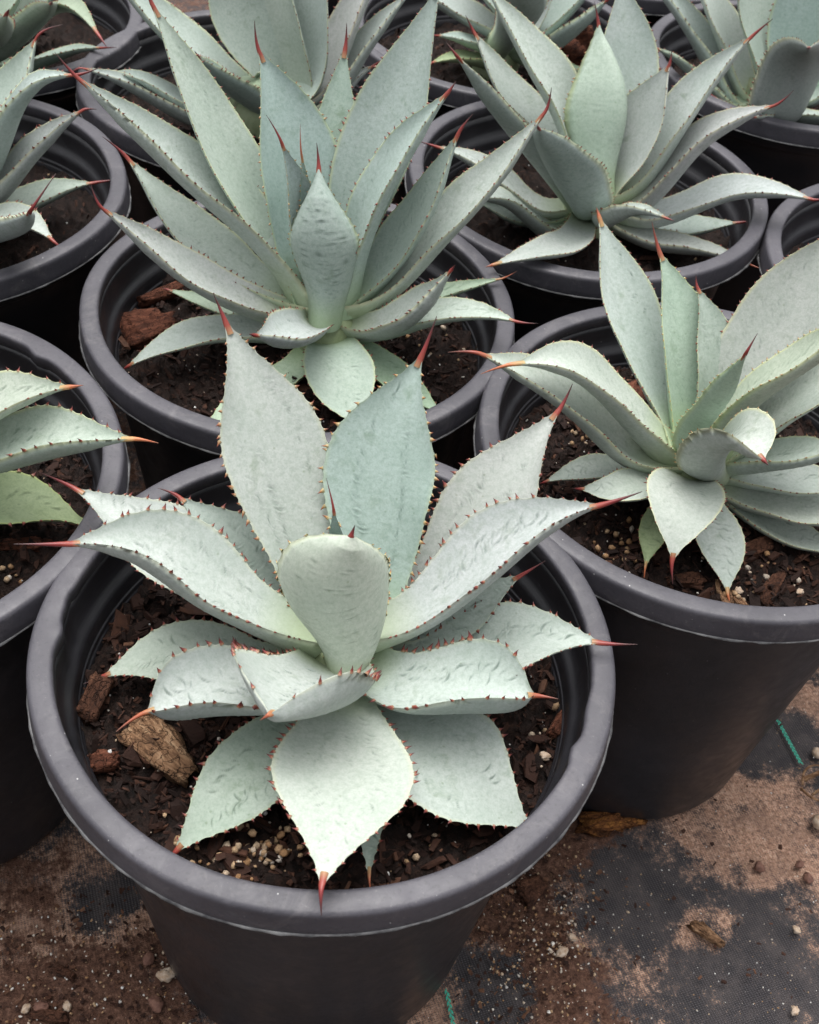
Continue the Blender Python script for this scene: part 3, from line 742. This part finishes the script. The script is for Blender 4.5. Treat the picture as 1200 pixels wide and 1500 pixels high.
L((757, 471), [(560, 478), (660, 456)], z=.306, w=66, kap=.55, zb=.262, spine=(788, 474))
L((373, 491), [(455, 478), (415, 495)], z=.318, mz=[.28, .30], w=92, kap=1.0, zb=.265, az=-125, slen=.006, ab=True)
L((661, 396), [(540, 480), (615, 450)], z=.338, w=82, kap=1.0, zb=.265, slen=.005, az=-8, ab=True)
L((151, 306), [(400, 455), (280, 402)], z=.358, zb=.268, w=82, kap=.9, spine=(133, 269), twist=-10)
L((187, 232), [(400, 425), (290, 350)], z=.350, zb=.276, w=92, kap=.6, spine=(150, 200))
L((671, 197), [(560, 390), (625, 295)], w=86, kap=.7, spine=(693, 167), tint=DULL, depth=-.02)
L((506, 70), [(490, 330), (495, 165)], w=78, kap=.4, spine=(508, 34), tint=(.82, .92, .84), depth=.03)
L((223, 6), [(420, 380), (320, 200)], w=100, kap=.5, spine=(212, -22), depth=.02)
L((645, -22), [(510, 360), (580, 160)], w=122, kap=.55, slen=.02, depth=.01, tint=BLUE)
L((116, 116), [(420, 390), (290, 265)], w=118, kap=.95, km=1.2, fold=.15, spine=(80, 76))
L((380, 76), [(450, 390), (430, 225)], w=140, kap=.5, spine=(373, 30), tint=(.84, .96, .95), young=.4)
L((656, 136), [(510, 400), (575, 245)], w=100, kap=.7, spine=(668, 119), depth=-.045)
L((797, 166), [(530, 440), (640, 345), (735, 245)], w=86, kap=.9, spine=(808, 128), zb=.276)
L((442, 228), [(462, 350)], w=40, kap=1.3, spine=(440, 181), az=90, rb=.003, depth=-.04, young=.6, syoung=.4, tint=BLUE)
L((413, 210), [(452, 380), (432, 270)], w=64, kap=1.1, spine=(390, 168), young=.6, tint=BLUE, az=130, rb=.006, depth=-.045)
L((467, 246), [(478, 440), (471, 350)], z=.375, mz=[.29, .338], w=112, kap=.9, spine=(464, 209), az=-88, rb=.014, ab=True, tint=(.86, .92, .87), young=.4, imp=.9)

# --- C: yellow-green margins, one curled-over inner leaf
c = Plant('C', 'pale agave with yellow-green leaf edges and one inner leaf curled over at its tip', (-0.007, -0.004), 0.270, PC, (128, 46, 14), (0.0046, 0.0015), 0.6, (1, 1.02, .98), 3)
L = c.leaf
L((946, 828), [(965, 760)], z=.247, w=46, kap=.6, zb=.256, spine=(943, 857), tint=YEL, syoung=1.0)
L((1066, 868), [(1030, 735), (1055, 800)], z=.248, mz=[.262, .258], w=72, kap=.45, zb=.257, spine=(1073, 892), syoung=.8)
L((798, 706), [(930, 690), (860, 688)], z=.252, mz=[.260, .262], w=52, kap=.5, zb=.256, slen=.004, tint=DULL)
L((850, 716), [(970, 700), (900, 716)], z=.268, mz=[.266, .275], w=64, kap=.4, zb=.260, slen=.005)
L((1240, 815), [(1050, 715), (1130, 765)], z=.25, w=62, kap=.4, zb=.256, tint=DULL)
L((1260, 770), [(1050, 705), (1150, 738)], z=.268, w=86, kap=.5, zb=.262)
L((1262, 715), [(1060, 690), (1150, 702)], z=.285, w=74, kap=.5, zb=.264)
L((985, 820), [(1008, 705), (995, 762)], z=.275, mz=[.28, .288], w=112, kap=.45, kt=1.0, zb=.262, spine=(986, 856), az=-100)
L((1022, 421), [(1040, 590), (1045, 490)], w=64, kap=.5, spine=(1020, 402), depth=.0, tint=DULL)
L((706, 519), [(950, 670), (840, 590)], z=.345, w=112, kap=.6, spine=(656, 516), syoung=.2)
L((878, 318), [(990, 620), (925, 465)], w=100, kap=.4, slen=.006, syoung=.6, depth=.01)
L((1245, 325), [(1050, 610), (1145, 470)], w=128, kap=.45, slen=.02)
L((1290, 520), [(1080, 650), (1170, 580)], z=.36, w=100, kap=.5)
L((1280, 470), [(1050, 640), (1140, 550)], z=.40, w=98, kap=.75, young=.6, tint=(.97, 1.02, .9))
L((967, 371), [(1005, 620), (1003, 500)], w=96, prof=PB, kap=.6, spine=(955, 324), young=.8, tint=(.88, 1.02, .92), syoung=.2)
L((755, 533), [(970, 650), (900, 582), (830, 535)], z=.345, w=110, kap=.75, spine=(704, 548), syoung=.9)
L((1245, 660), [(1060, 680), (1140, 670)], z=.325, w=72, kap=.8, zb=.268, young=.4)
L((1092, 519), [(1010, 650), (1045, 590)], z=.39, w=72, kap=1.1, spine=(1110, 488), young=.7, ab=True, az=-40, rb=.008, tint=(.9, 1.02, .86))
L((1119, 674), [(1040, 668), (1092, 648)], z=.335, mz=[.302, .335], w=120, kap=.9, km=1.15, kt=1.0, prof=PT, fold=-.25, young=.6, ab=True, slen=.004, az=-42, rb=.012)

# --- D
d = Plant('D', 'agave with a folded keeled centre leaf and long side leaves behind the yellow-edged agave', (0.006, -0.004), 0.268, PB, (96, 32, 12), (0.0056, 0.0018), 0.5, (.98, 1, .99), 4)
L = d.leaf
L((1092, 385), [(960, 352), (1030, 365)], z=.268, w=46, kap=.8, zb=.258, syoung=.5, tint=DULL)
L((1082, 326), [(960, 330)], z=.265, w=58, kap=.4, zb=.258, tint=DULL)
L((722, 388), [(840, 350), (785, 370)], z=.292, mz=[.275, .292], w=62, kap=.5, zb=.26, slen=.006, syoung=.6)
L((700, 296), [(800, 318)], z=.26, w=52, kap=.4, zb=.258, tint=(.75, .84, .78), slen=.006)
L((640, 215), [(800, 305), (720, 250)], z=.30, w=58, kap=.6, zb=.262)
L((664, 300), [(830, 335), (740, 290)], z=.285, w=56, kap=.6, zb=.26)
L((978, 320), [(890, 318), (935, 308)], z=.315, mz=[.285, .31], w=48, kap=1.1, zb=.262, slen=.006, ab=True, az=-55)
L((1190, 292), [(950, 315), (1060, 282)], z=.31, w=74, kap=.6, spine=(1212, 290))
L((671, 84), [(830, 270), (735, 165)], z=.41, w=86, kap=.7, spine=(654, 62), tint=(.9, .95, .95))
L((695, 48), [(840, 250), (745, 130)], w=72, kap=.6, spine=(682, 22), depth=.03)
L((712, -20), [(850, 240), (795, 105)], w=92, kap=.7, slen=.02)
L((908, -34), [(890, 210), (918, 80)], w=92, kap=.5, slen=.02, depth=.03)
L((980, 96), [(890, 270), (945, 170)], w=104, kap=.45, spine=(984, 74), depth=-.01)
L((1101, 54), [(900, 285), (1005, 160)], w=84, kap=.9, spine=(1133, 27))
L((1133, 155), [(910, 300), (1020, 212)], z=.37, w=84, kap=.7, spine=(1163, 132))
L((877, 36), [(874, 255), (884, 145)], w=108, kap=.8, keel=.55, spine=(871, 2), az=-52, rb=.008, ab=True, tint=(.93, 1, .94), young=.4)
L((789, 188), [(858, 300), (822, 245)], z=.375, w=120, kap=1.0, slen=.008, ab=True, az=-125, rb=.01, tint=(.88, .9, .9))

# --- E, F: cut by the picture's edge
e_ = Plant('E', 'dusty agave with a wrinkled yellow-green low leaf and dark toothed upper leaves', (0, 0), 0.27, PA, (110, 44, 12), (0.0066, 0.0027), 0.9, (.9, .95, .86), 5)
L = e_.leaf
L((130, 771), [(-110, 745), (25, 735)], z=.25, mz=[.262, .266], w=105, kap=.45, zb=.258, tint=YEL, wave=2.5, slen=.004, imp=1.2)
L((101, 567), [(-100, 650), (10, 585)], z=.335, w=120, kap=.6, kt=1.3, slen=.008, syoung=.7, tint=(.92, .96, .9))
L((193, 643), [(-90, 690), (70, 652)], z=.325, w=140, kap=.85, km=1.15, fold=-.15, kt=1.4, spine=(232, 649), syoung=1.0)
L((-60, 420), [(-190, 620), (-130, 520)], w=150, kap=.5)
L((-330, 420), [(-250, 600)], w=150, kap=.5)
L((-420, 700), [(-300, 690)], z=.33, w=140, kap=.6)
L((-150, 1000), [(-190, 800)], z=.28, w=150, kap=.5, zb=.26)
L((-10, 890), [(-130, 780)], z=.25, w=110, kap=.5, zb=.26)
L((-230, 560), [(-215, 640)], z=.37, w=110, kap=1.0, ab=True, az=-85, rb=.012)
f_ = Plant('F', 'grey agave with drooping channelled leaves arching over a shaded pot', (0, 0), 0.268, PB, (96, 34, 12), (0.0062, 0.0022), 0.4, (.93, .96, .95), 6)
L = f_.leaf
L((77, 352), [(-50, 325), (25, 318)], z=.285, w=62, kap=.6, spine=(106, 379), zb=.262)
L((136, 268), [(-40, 320), (65, 285)], z=.275, w=66, kap=.6, spine=(180, 262), zb=.26, tint=DULL)
L((120, 162), [(-60, 300), (40, 230)], z=.34, w=72, kap=.8, spine=(142, 160))
L((108, 110), [(-70, 290), (10, 185), (60, 118)], z=.37, w=78, kap=.8, spine=(148, 98))
L((52, 58), [(-80, 270), (5, 160)], w=105, kap=.7, spine=(92, 36))
L((43, 312), [(-70, 345), (0, 340)], z=.355, w=84, kap=1.0, spine=(82, 254), az=-50)
L((-150, 40), [(-120, 180)], w=110, kap=.5)
L((-300, 120), [(-200, 220)], w=110, kap=.5)
L((-330, 330), [(-220, 310)], z=.3, w=90, kap=.5)
L((-120, 150), [(-110, 240)], z=.38, w=90, kap=1.0, ab=True, az=-90, rb=.01)

# --- plants of the back row
def back(key, label, specs, off=(0, 0), tint=(.92, .95, .94), zc=.27, seed=0, prof=PB):
    p = Plant(key, label, off, zc, prof, (64, 30, 10), (0.0062, 0.002), 0.0, tint, seed)
    for sp_ in specs: p.leaf(sp_[0], sp_[1], **sp_[2])
back('I', 'wide-leaved grey agave close behind the three-spined agave', [
    ((122, 100), [(330, 165), (200, 128)], dict(z=.31, w=48, kap=.8, spine=(98, 112))),
    ((160, 106), [(330, 165), (225, 122)], dict(z=.30, w=52, kap=.5, tint=DULL)),
    ((548, 96), [(470, 165), (510, 125)], dict(z=.30, w=52, kap=.6)),
    ((560, 150), [(480, 175)], dict(z=.28, w=46, kap=.6)),
    ((160, -50), [(370, 150), (265, 60)], dict(w=92, kap=.6)),
    ((330, -100), [(400, 120), (355, 20)], dict(w=100, kap=.5, tint=DULL)),
    ((470, -120), [(430, 130), (450, 10)], dict(w=130, kap=.5)),
    ((565, -60), [(450, 140), (510, 40)], dict(w=92, kap=.7)),
    ((600, -10), [(460, 155), (530, 75)], dict(w=72, kap=.8, z=.36)),
    ((420, -70), [(428, 140), (415, 40)], dict(w=92, kap=.7)),
    ((291, 84), [(390, 160), (335, 125)], dict(z=.34, w=74, kap=1.0, ab=True, az=-130, rb=.01, tint=(.8, .84, .82)))], (0.0, -.005), seed=7)
back('J', 'shaded agave with leaves crossing a pale pot rim behind the keeled agave', [
    ((640, 52), [(740, 75), (690, 60)], dict(z=.29, w=36, kap=.6)),
    ((632, 92), [(740, 85), (690, 85)], dict(z=.275, w=36, kap=.6, tint=YEL)),
    ((860, 105), [(790, 90)], dict(z=.27, w=40, kap=.6, tint=GREEN)),
    ((590, -40), [(740, 60), (660, 10)], dict(w=58, kap=.7)),
    ((680, -90), [(750, 40), (715, -20)], dict(w=72, kap=.6, tint=DULL)),
    ((800, -120), [(770, 30), (785, -40)], dict(w=90, kap=.6)),
    ((900, -70), [(780, 50), (845, -5)], dict(w=72, kap=.7)),
    ((890, 0), [(790, 70), (845, 40)], dict(w=62, kap=.9, z=.34)),
    ((745, -60), [(762, 20)], dict(w=80, kap=1.0, ab=True, az=-90, rb=.01, z=.42))], seed=8, tint=(.84, .89, .87))
back('H', 'agave with a broad rounded grey bud leaf and pale beaded margins', [
    ((1046, 142), [(1120, 160)], dict(z=.28, w=40, kap=.7)),
    ((960, 70), [(1090, 150), (1015, 105)], dict(z=.31, w=40, kap=.8, tint=DULL)),
    ((1290, 190), [(1170, 172), (1230, 172)], dict(z=.29, w=52, kap=.6)),
    ((1105, 172), [(1130, 165)], dict(z=.29, w=32, kap=.9, slen=.004)),
    ((945, -40), [(1100, 150), (1030, 70)], dict(w=72, kap=.9)),
    ((1000, -60), [(1110, 135), (1060, 45)], dict(w=82, kap=.5)),
    ((1090, -110), [(1128, 130), (1108, 20)], dict(w=108, kap=.5, tint=DULL)),
    ((1210, -100), [(1150, 130), (1190, 20)], dict(w=110, kap=.6, tint=BLUE)),
    ((1300, 0), [(1180, 140), (1240, 70)], dict(w=90, kap=.6)),
    ((1185, 70), [(1148, 165), (1166, 120)], dict(z=.375, w=108, kap=1.0, ab=True, az=-75, rb=.012, tint=(.82, .85, .84)))], (-.022, -.02), seed=9)
back('K', 'dull green agave with a withered white leaf tip behind the channelled agave', [
    ((145, 52), [(-10, 70), (60, 20), (120, 20)], dict(z=.33, w=48, kap=.7, tint=(.9, .9, .8))),
    ((150, 70), [(0, 85), (80, 80)], dict(z=.29, w=42, kap=.5)),
    ((110, 95), [(0, 95)], dict(z=.27, w=48, kap=.5)),
    ((110, -70), [(-10, 70), (60, 0)], dict(w=92, kap=.6)),
    ((40, -110), [(-20, 50), (15, -20)], dict(w=92, kap=.6)),
    ((-90, -90), [(-40, 40)], dict(w=92, kap=.6)),
    ((75, 5), [(-5, 75), (40, 40)], dict(z=.36, w=60, kap=.9)),
    ((10, 20), [(-15, 60)], dict(z=.38, w=70, kap=1., ab=True, az=-70, rb=.01))], seed=10, tint=(.72, .80, .70))

# ------------------------------------------------------------------ single bark pieces, stones and clods
def lump_obj(name, pos, dims, rot, mat, seed, rough=0.2, slab=False):
    r = np.random.default_rng(seed)
    v = ICO3_V.copy(); u = v.copy()
    if slab:
        v = np.sign(v) * np.abs(v) ** 0.5
        v[:, 1] *= 1 - .35 * v[:, 0] * ((seed % 3) - 1); v[:, 2] += .22 * np.sin(2.2 * v[:, 0] + seed)
        v[:, 0] += .25 * vnoise(u * np.array([.3, 1, 1]) + seed, 2.6, seed)          # splintered ends
    v = v * (1 + rough * vnoise(u + seed, 1.7, seed)[:, None] + rough * .8 * vnoise(u, 4.3, seed + 3)[:, None] + rough * .3 * r.normal(0, .4, (len(v), 1)))
    o = mesh_obj(name, v * np.array(dims) / 2, ICO3_F, mat, None, True)
    o.location = pos; o.rotation_euler = rot
    return o
def chip_at(px, py, z, L, W, H, ang, mat, label, seed, name='bark_chip', group=None, tilt=0.1):
    """ang: heading in the picture plane, degrees anticlockwise on the ground"""
    p = at(px, py, z); o = lump_obj(name, p, (L, W, H), (tilt, -tilt, math.radians(ang)), mat, seed, 0.22, True)
    tag(o, label, 'bark', group); return o
S1 = SOIL_Z + 0.006
chip_at(240, 1098, S1 + .002, .040, .019, .010, -40, M_TAN, 'curved tan bark slab on the soil beside the broad-leaved agave', 11)
chip_at(203, 1085, S1, .030, .005, .004, -55, M_BROWN, 'thin brown stick beside the tan bark slab', 12)
chip_at(139, 1022, S1 + .004, .024, .012, .010, 80, M_BROWN, 'upright brown bark block against the pot wall near the tan slab', 13)
chip_at(155, 1115, S1, .014, .010, .006, 10, M_RED, 'small brown bark piece between the tan slab and the pot wall', 14)
chip_at(330, 1205, S1, .020, .009, .005, 20, M_BROWN, 'dark bark flake by the grey-green low leaf of the broad agave', 15)
chip_at(822, 1060, S1, .018, .008, .005, 60, M_RED, 'reddish bark sliver under the right curled leaf of the broad agave', 16)
chip_at(220, 478, S1 + .003, .034, .026, .012, 30, M_RED, 'flat rust-red bark plate in the pot of the three-spined agave', 17)
chip_at(235, 432, S1 + .006, .032, .009, .008, 35, M_RED, 'long rust-brown bark splinter above the rust-red plate', 18)
chip_at(1100, 808, S1, .030, .010, .007, 30, M_BROWN, 'long brown bark strip on the soil of the yellow-edged agave', 19)
chip_at(1130, 860, S1, .026, .009, .006, 60, M_BROWN, 'dark bark wedge by the pale stones in the yellow-edged agave pot', 20)
chip_at(1060, 878, S1, .024, .007, .008, 100, M_TAN, 'upright tan splinter under the downturned leaf tip', 21)
chip_at(1092, 895, S1, .026, .006, .006, -60, M_TAN, 'slanting tan splinter lying by the pot rim', 22)
chip_at(930, 575, S1, .026, .014, .008, 60, M_RED, 'reddish bark piece behind the channelled left leaf of the yellow-edged agave', 23)
chip_at(1000, 850, S1, .020, .008, .006, 10, M_BROWN, 'brown bark bit under the forked leaf tips', 24)
chip_at(30, 800, S1, .030, .010, .007, 5, M_RED, 'red-brown bark strip in the pot of the wrinkled-leaf agave', 25)
chip_at(1036, 1369, .003, .024, .007, .006, -38, M_TAN, 'orange-tan bark splinter on a dusty spot of the ground fabric', 26)
chip_at(70, 1489, .003, .024, .006, .005, 0, M_BROWN, 'brown splinter on the dirt beside a white pebble', 27)
chip_at(95, 1424, .003, .013, .005, .004, -20, M_BROWN, 'small brown bark sliver on the bare dirt', 28)
chip_at(780, 1302, .004, .020, .016, .006, 40, M_BROWN, 'flat brown clod on the dark dirt between the two pots', 29, 'soil_clod')
def stone(px, py, z, rad, mat, label, seed, group=None, cat='stone', name='pebble'):
    o = lump_obj(name, at(px, py, z + rad * .35), (rad * 1.5, rad * 1.15, rad * 0.95), (0.2, 0.1, seed), mat, seed, .3); tag(o, label, cat, group); return o
stone(1113, 1270, 0, .0055, M_STONE, 'brown round pebble on pale dust', 31); stone(1172, 1266, 0, .0045, M_STONE, 'smaller brown pebble on pale dust', 32)
stone(1184, 1286, 0, .0058, M_STONE, 'dark brown pebble on the bare fabric', 33)
stone(838, 1373, 0.002, .0042, M_PALE, 'pale pebble on the dirt strip, the rounder of two', 34); stone(824, 1395, 0.002, .005, M_PALE, 'pale flaky pebble on the dirt strip, the longer of two', 35)
stone(1165, 1481, 0, .0042, M_PALE, 'white pebble alone on dark fabric', 36); stone(1167, 1362, 0, .004, M_PALE, 'cream pebble on dark fabric', 37)
stone(243, 1428, 0.002, .0075, M_PALE, 'large pale pebble against the foot of the dented pot', 38)
stone(218, 1404, 0.002, .006, M_STONE, 'reddish pebble beside the large pale pebble', 39); stone(229, 1470, 0.002, .007, M_STONE, 'reddish lump on the dirt by the dented pot', 40)
stone(60, 1475, 0.002, .006, M_STONE, 'reddish lump on the dirt beside the brown splinter', 41)
stone(38, 1478, 0.002, .0042, M_PALE, 'white pebble on the brown dirt', 42); stone(98, 1474, 0.002, .0042, M_PALE, 'pinkish white pebble on the brown dirt', 43)
stone(1081, 866, S1, .0042, M_PALE, 'pale stone by the tan splinters in the yellow-edged agave pot', 44); stone(1172, 867, S1, .0034, M_PALE, 'round tan stone on the soil of the yellow-edged agave', 45)
stone(843, 1063, S1, .0042, M_PALE, 'tan stone on soil by the right pot wall', 46); stone(798, 1108, S1, .0040, M_PALE, 'yellowish stone on soil by the broad low leaf', 47)
# orange root clod at the foot of pot C, reddish one in pot J
def clod(px, py, z, dims, mat, label, seed):
    o = lump_obj('root_clod', at(px, py, z), dims, (0, 0, .3), mat, seed, .45); tag(o, label, 'root clod'); return o
clod(893, 1203, .006, (.042, .018, .012), mat_bark('orange_root', (.16, .06, .02), (.45, .2, .05)), 'orange crumbly root clod at the foot of a black pot', 51)
clod(838, 66, .262, (.040, .034, .040), M_RED, 'reddish fibrous clod on the soil among back leaves', 52)
def dry_weed():
    P0 = at(1180, 1150, 0.004); o = empty('dry_weed', P0); tag(o, 'dry tan weed stalks with a pale seed head on dusty ground', 'weed')
    def stalk(pix, rad, name):
        C, _ = resample([at(*p[:2], p[2]) for p in pix], 18); T = np.gradient(C, axis=0); T /= np.linalg.norm(T, axis=1)[:, None]
        e1 = np.cross(T, [0.2, 0.1, 1.0]); e1 /= np.linalg.norm(e1, axis=1)[:, None]; e2 = np.cross(T, e1)
        a = np.arange(6) * math.pi / 3
        rr = rad * np.interp(np.linspace(0, 1, 18), [0, .5, 1], [1, .8, .3])[:, None, None]
        V = C[:, None] + rr * (e1[:, None] * np.cos(a)[None, :, None] + e2[:, None] * np.sin(a)[None, :, None])
        i = np.arange(108).reshape(18, 6); j = np.roll(i, -1, axis=1)
        mesh_obj(name, V.reshape(-1, 3), np.stack([i[:-1], j[:-1], j[1:], i[1:]], -1).reshape(-1, 4), M_TAN, o)
    stalk([(1178, 1142, .003), (1200, 1132, .008), (1230, 1120, .01)], .0022, 'stalk')
    stalk([(1176, 1150, .003), (1182, 1126, .008), (1196, 1121, .010), (1212, 1130, .006)], .0011, 'stalk')
    stalk([(1174, 1155, .003), (1186, 1166, .006), (1215, 1178, .004)], .0012, 'stalk')
    stalk([(1190, 1165, .003), (1202, 1156, .006), (1225, 1150, .006)], .0011, 'stalk')
    for (x, y, rd) in ((1198, 1103, .0045), (1202, 1205, .006)):
        v = ICO2_V * (1 + .2 * vnoise(ICO2_V, 2.0, 5)[:, None]) * rd + at(x, y, rd * .7); mesh_obj('seed_head', v, ICO2_F, M_PALE, o)
dry_weed()
# scattered grit on the ground
def grit():
    r = np.random.default_rng(77); vs, fs, ds = [], [], []; bb = 0
    def add(px, py, rad, col):
        nonlocal bb
        p = at(px, py, 0.002)
        v = ICO_V * (1 + r.normal(0, .18, (12, 1))) * rad * r.uniform(.6, 1.2, 3) @ rotm(r, 1).T
        vs.append(v + p); fs.append(ICO_F + bb); bb += 12; ds.append(np.tile([col, 0, 0, 1], (12, 1)))
    for k in range(900): add(r.uniform(600, 1200), r.uniform(1020, 1500), r.uniform(.0002, .0007), r.uniform(0, 1))
    for k in range(420): add(r.normal(790, 50), r.normal(1390, 75), r.uniform(.0003, .0013), r.uniform(0, .9))
    for k in range(260): add(r.uniform(-20, 290), r.uniform(1330, 1510), r.uniform(.0004, .0012), r.uniform(0, 1))
    tag(mesh_obj('grit', np.concatenate(vs), np.concatenate(fs), M_GRAIN, None, True, np.concatenate(ds)), 'pale grit scattered over the dirt and ground fabric', 'grit', kind='stuff')
    vs, fs, ds = [], [], []; bb = 0
    def chip(px, py, Lc, col):
        nonlocal bb
        p = at(px, py, 0.0025)
        v = (CHIP_V + r.normal(0, .12, CHIP_V.shape)) * np.array([Lc, Lc * r.uniform(.25, .8), Lc * r.uniform(.2, .4)]) @ rotm(r, .3).T
        vs.append(v + p); fs.extend([tuple(q + bb for q in f) for f in CHIP_F]); bb += 10; ds.append(np.tile([col, 0, 0, 1], (10, 1)))
    for k in range(700): chip(r.normal(770, 55), r.normal(1330, 90), r.uniform(.0005, .0022), r.uniform(.2, 1))
    for k in range(450): chip(r.uniform(-20, 290), r.uniform(1300, 1510), r.uniform(.0005, .0022), r.uniform(.2, 1))
    for k in range(120): chip(r.uniform(700, 1200), r.uniform(1050, 1500), r.uniform(.0006, .0022), r.uniform(.3, 1))
    tag(mesh_obj('bark_crumbs', np.concatenate(vs), fs, M_CHIPS, None, False, np.concatenate(ds)), 'fine brown bark crumbs spilled on the ground', 'crumbs', kind='stuff')
grit()
if __name__ == '__main__':
    print('\n'.join(INFO))
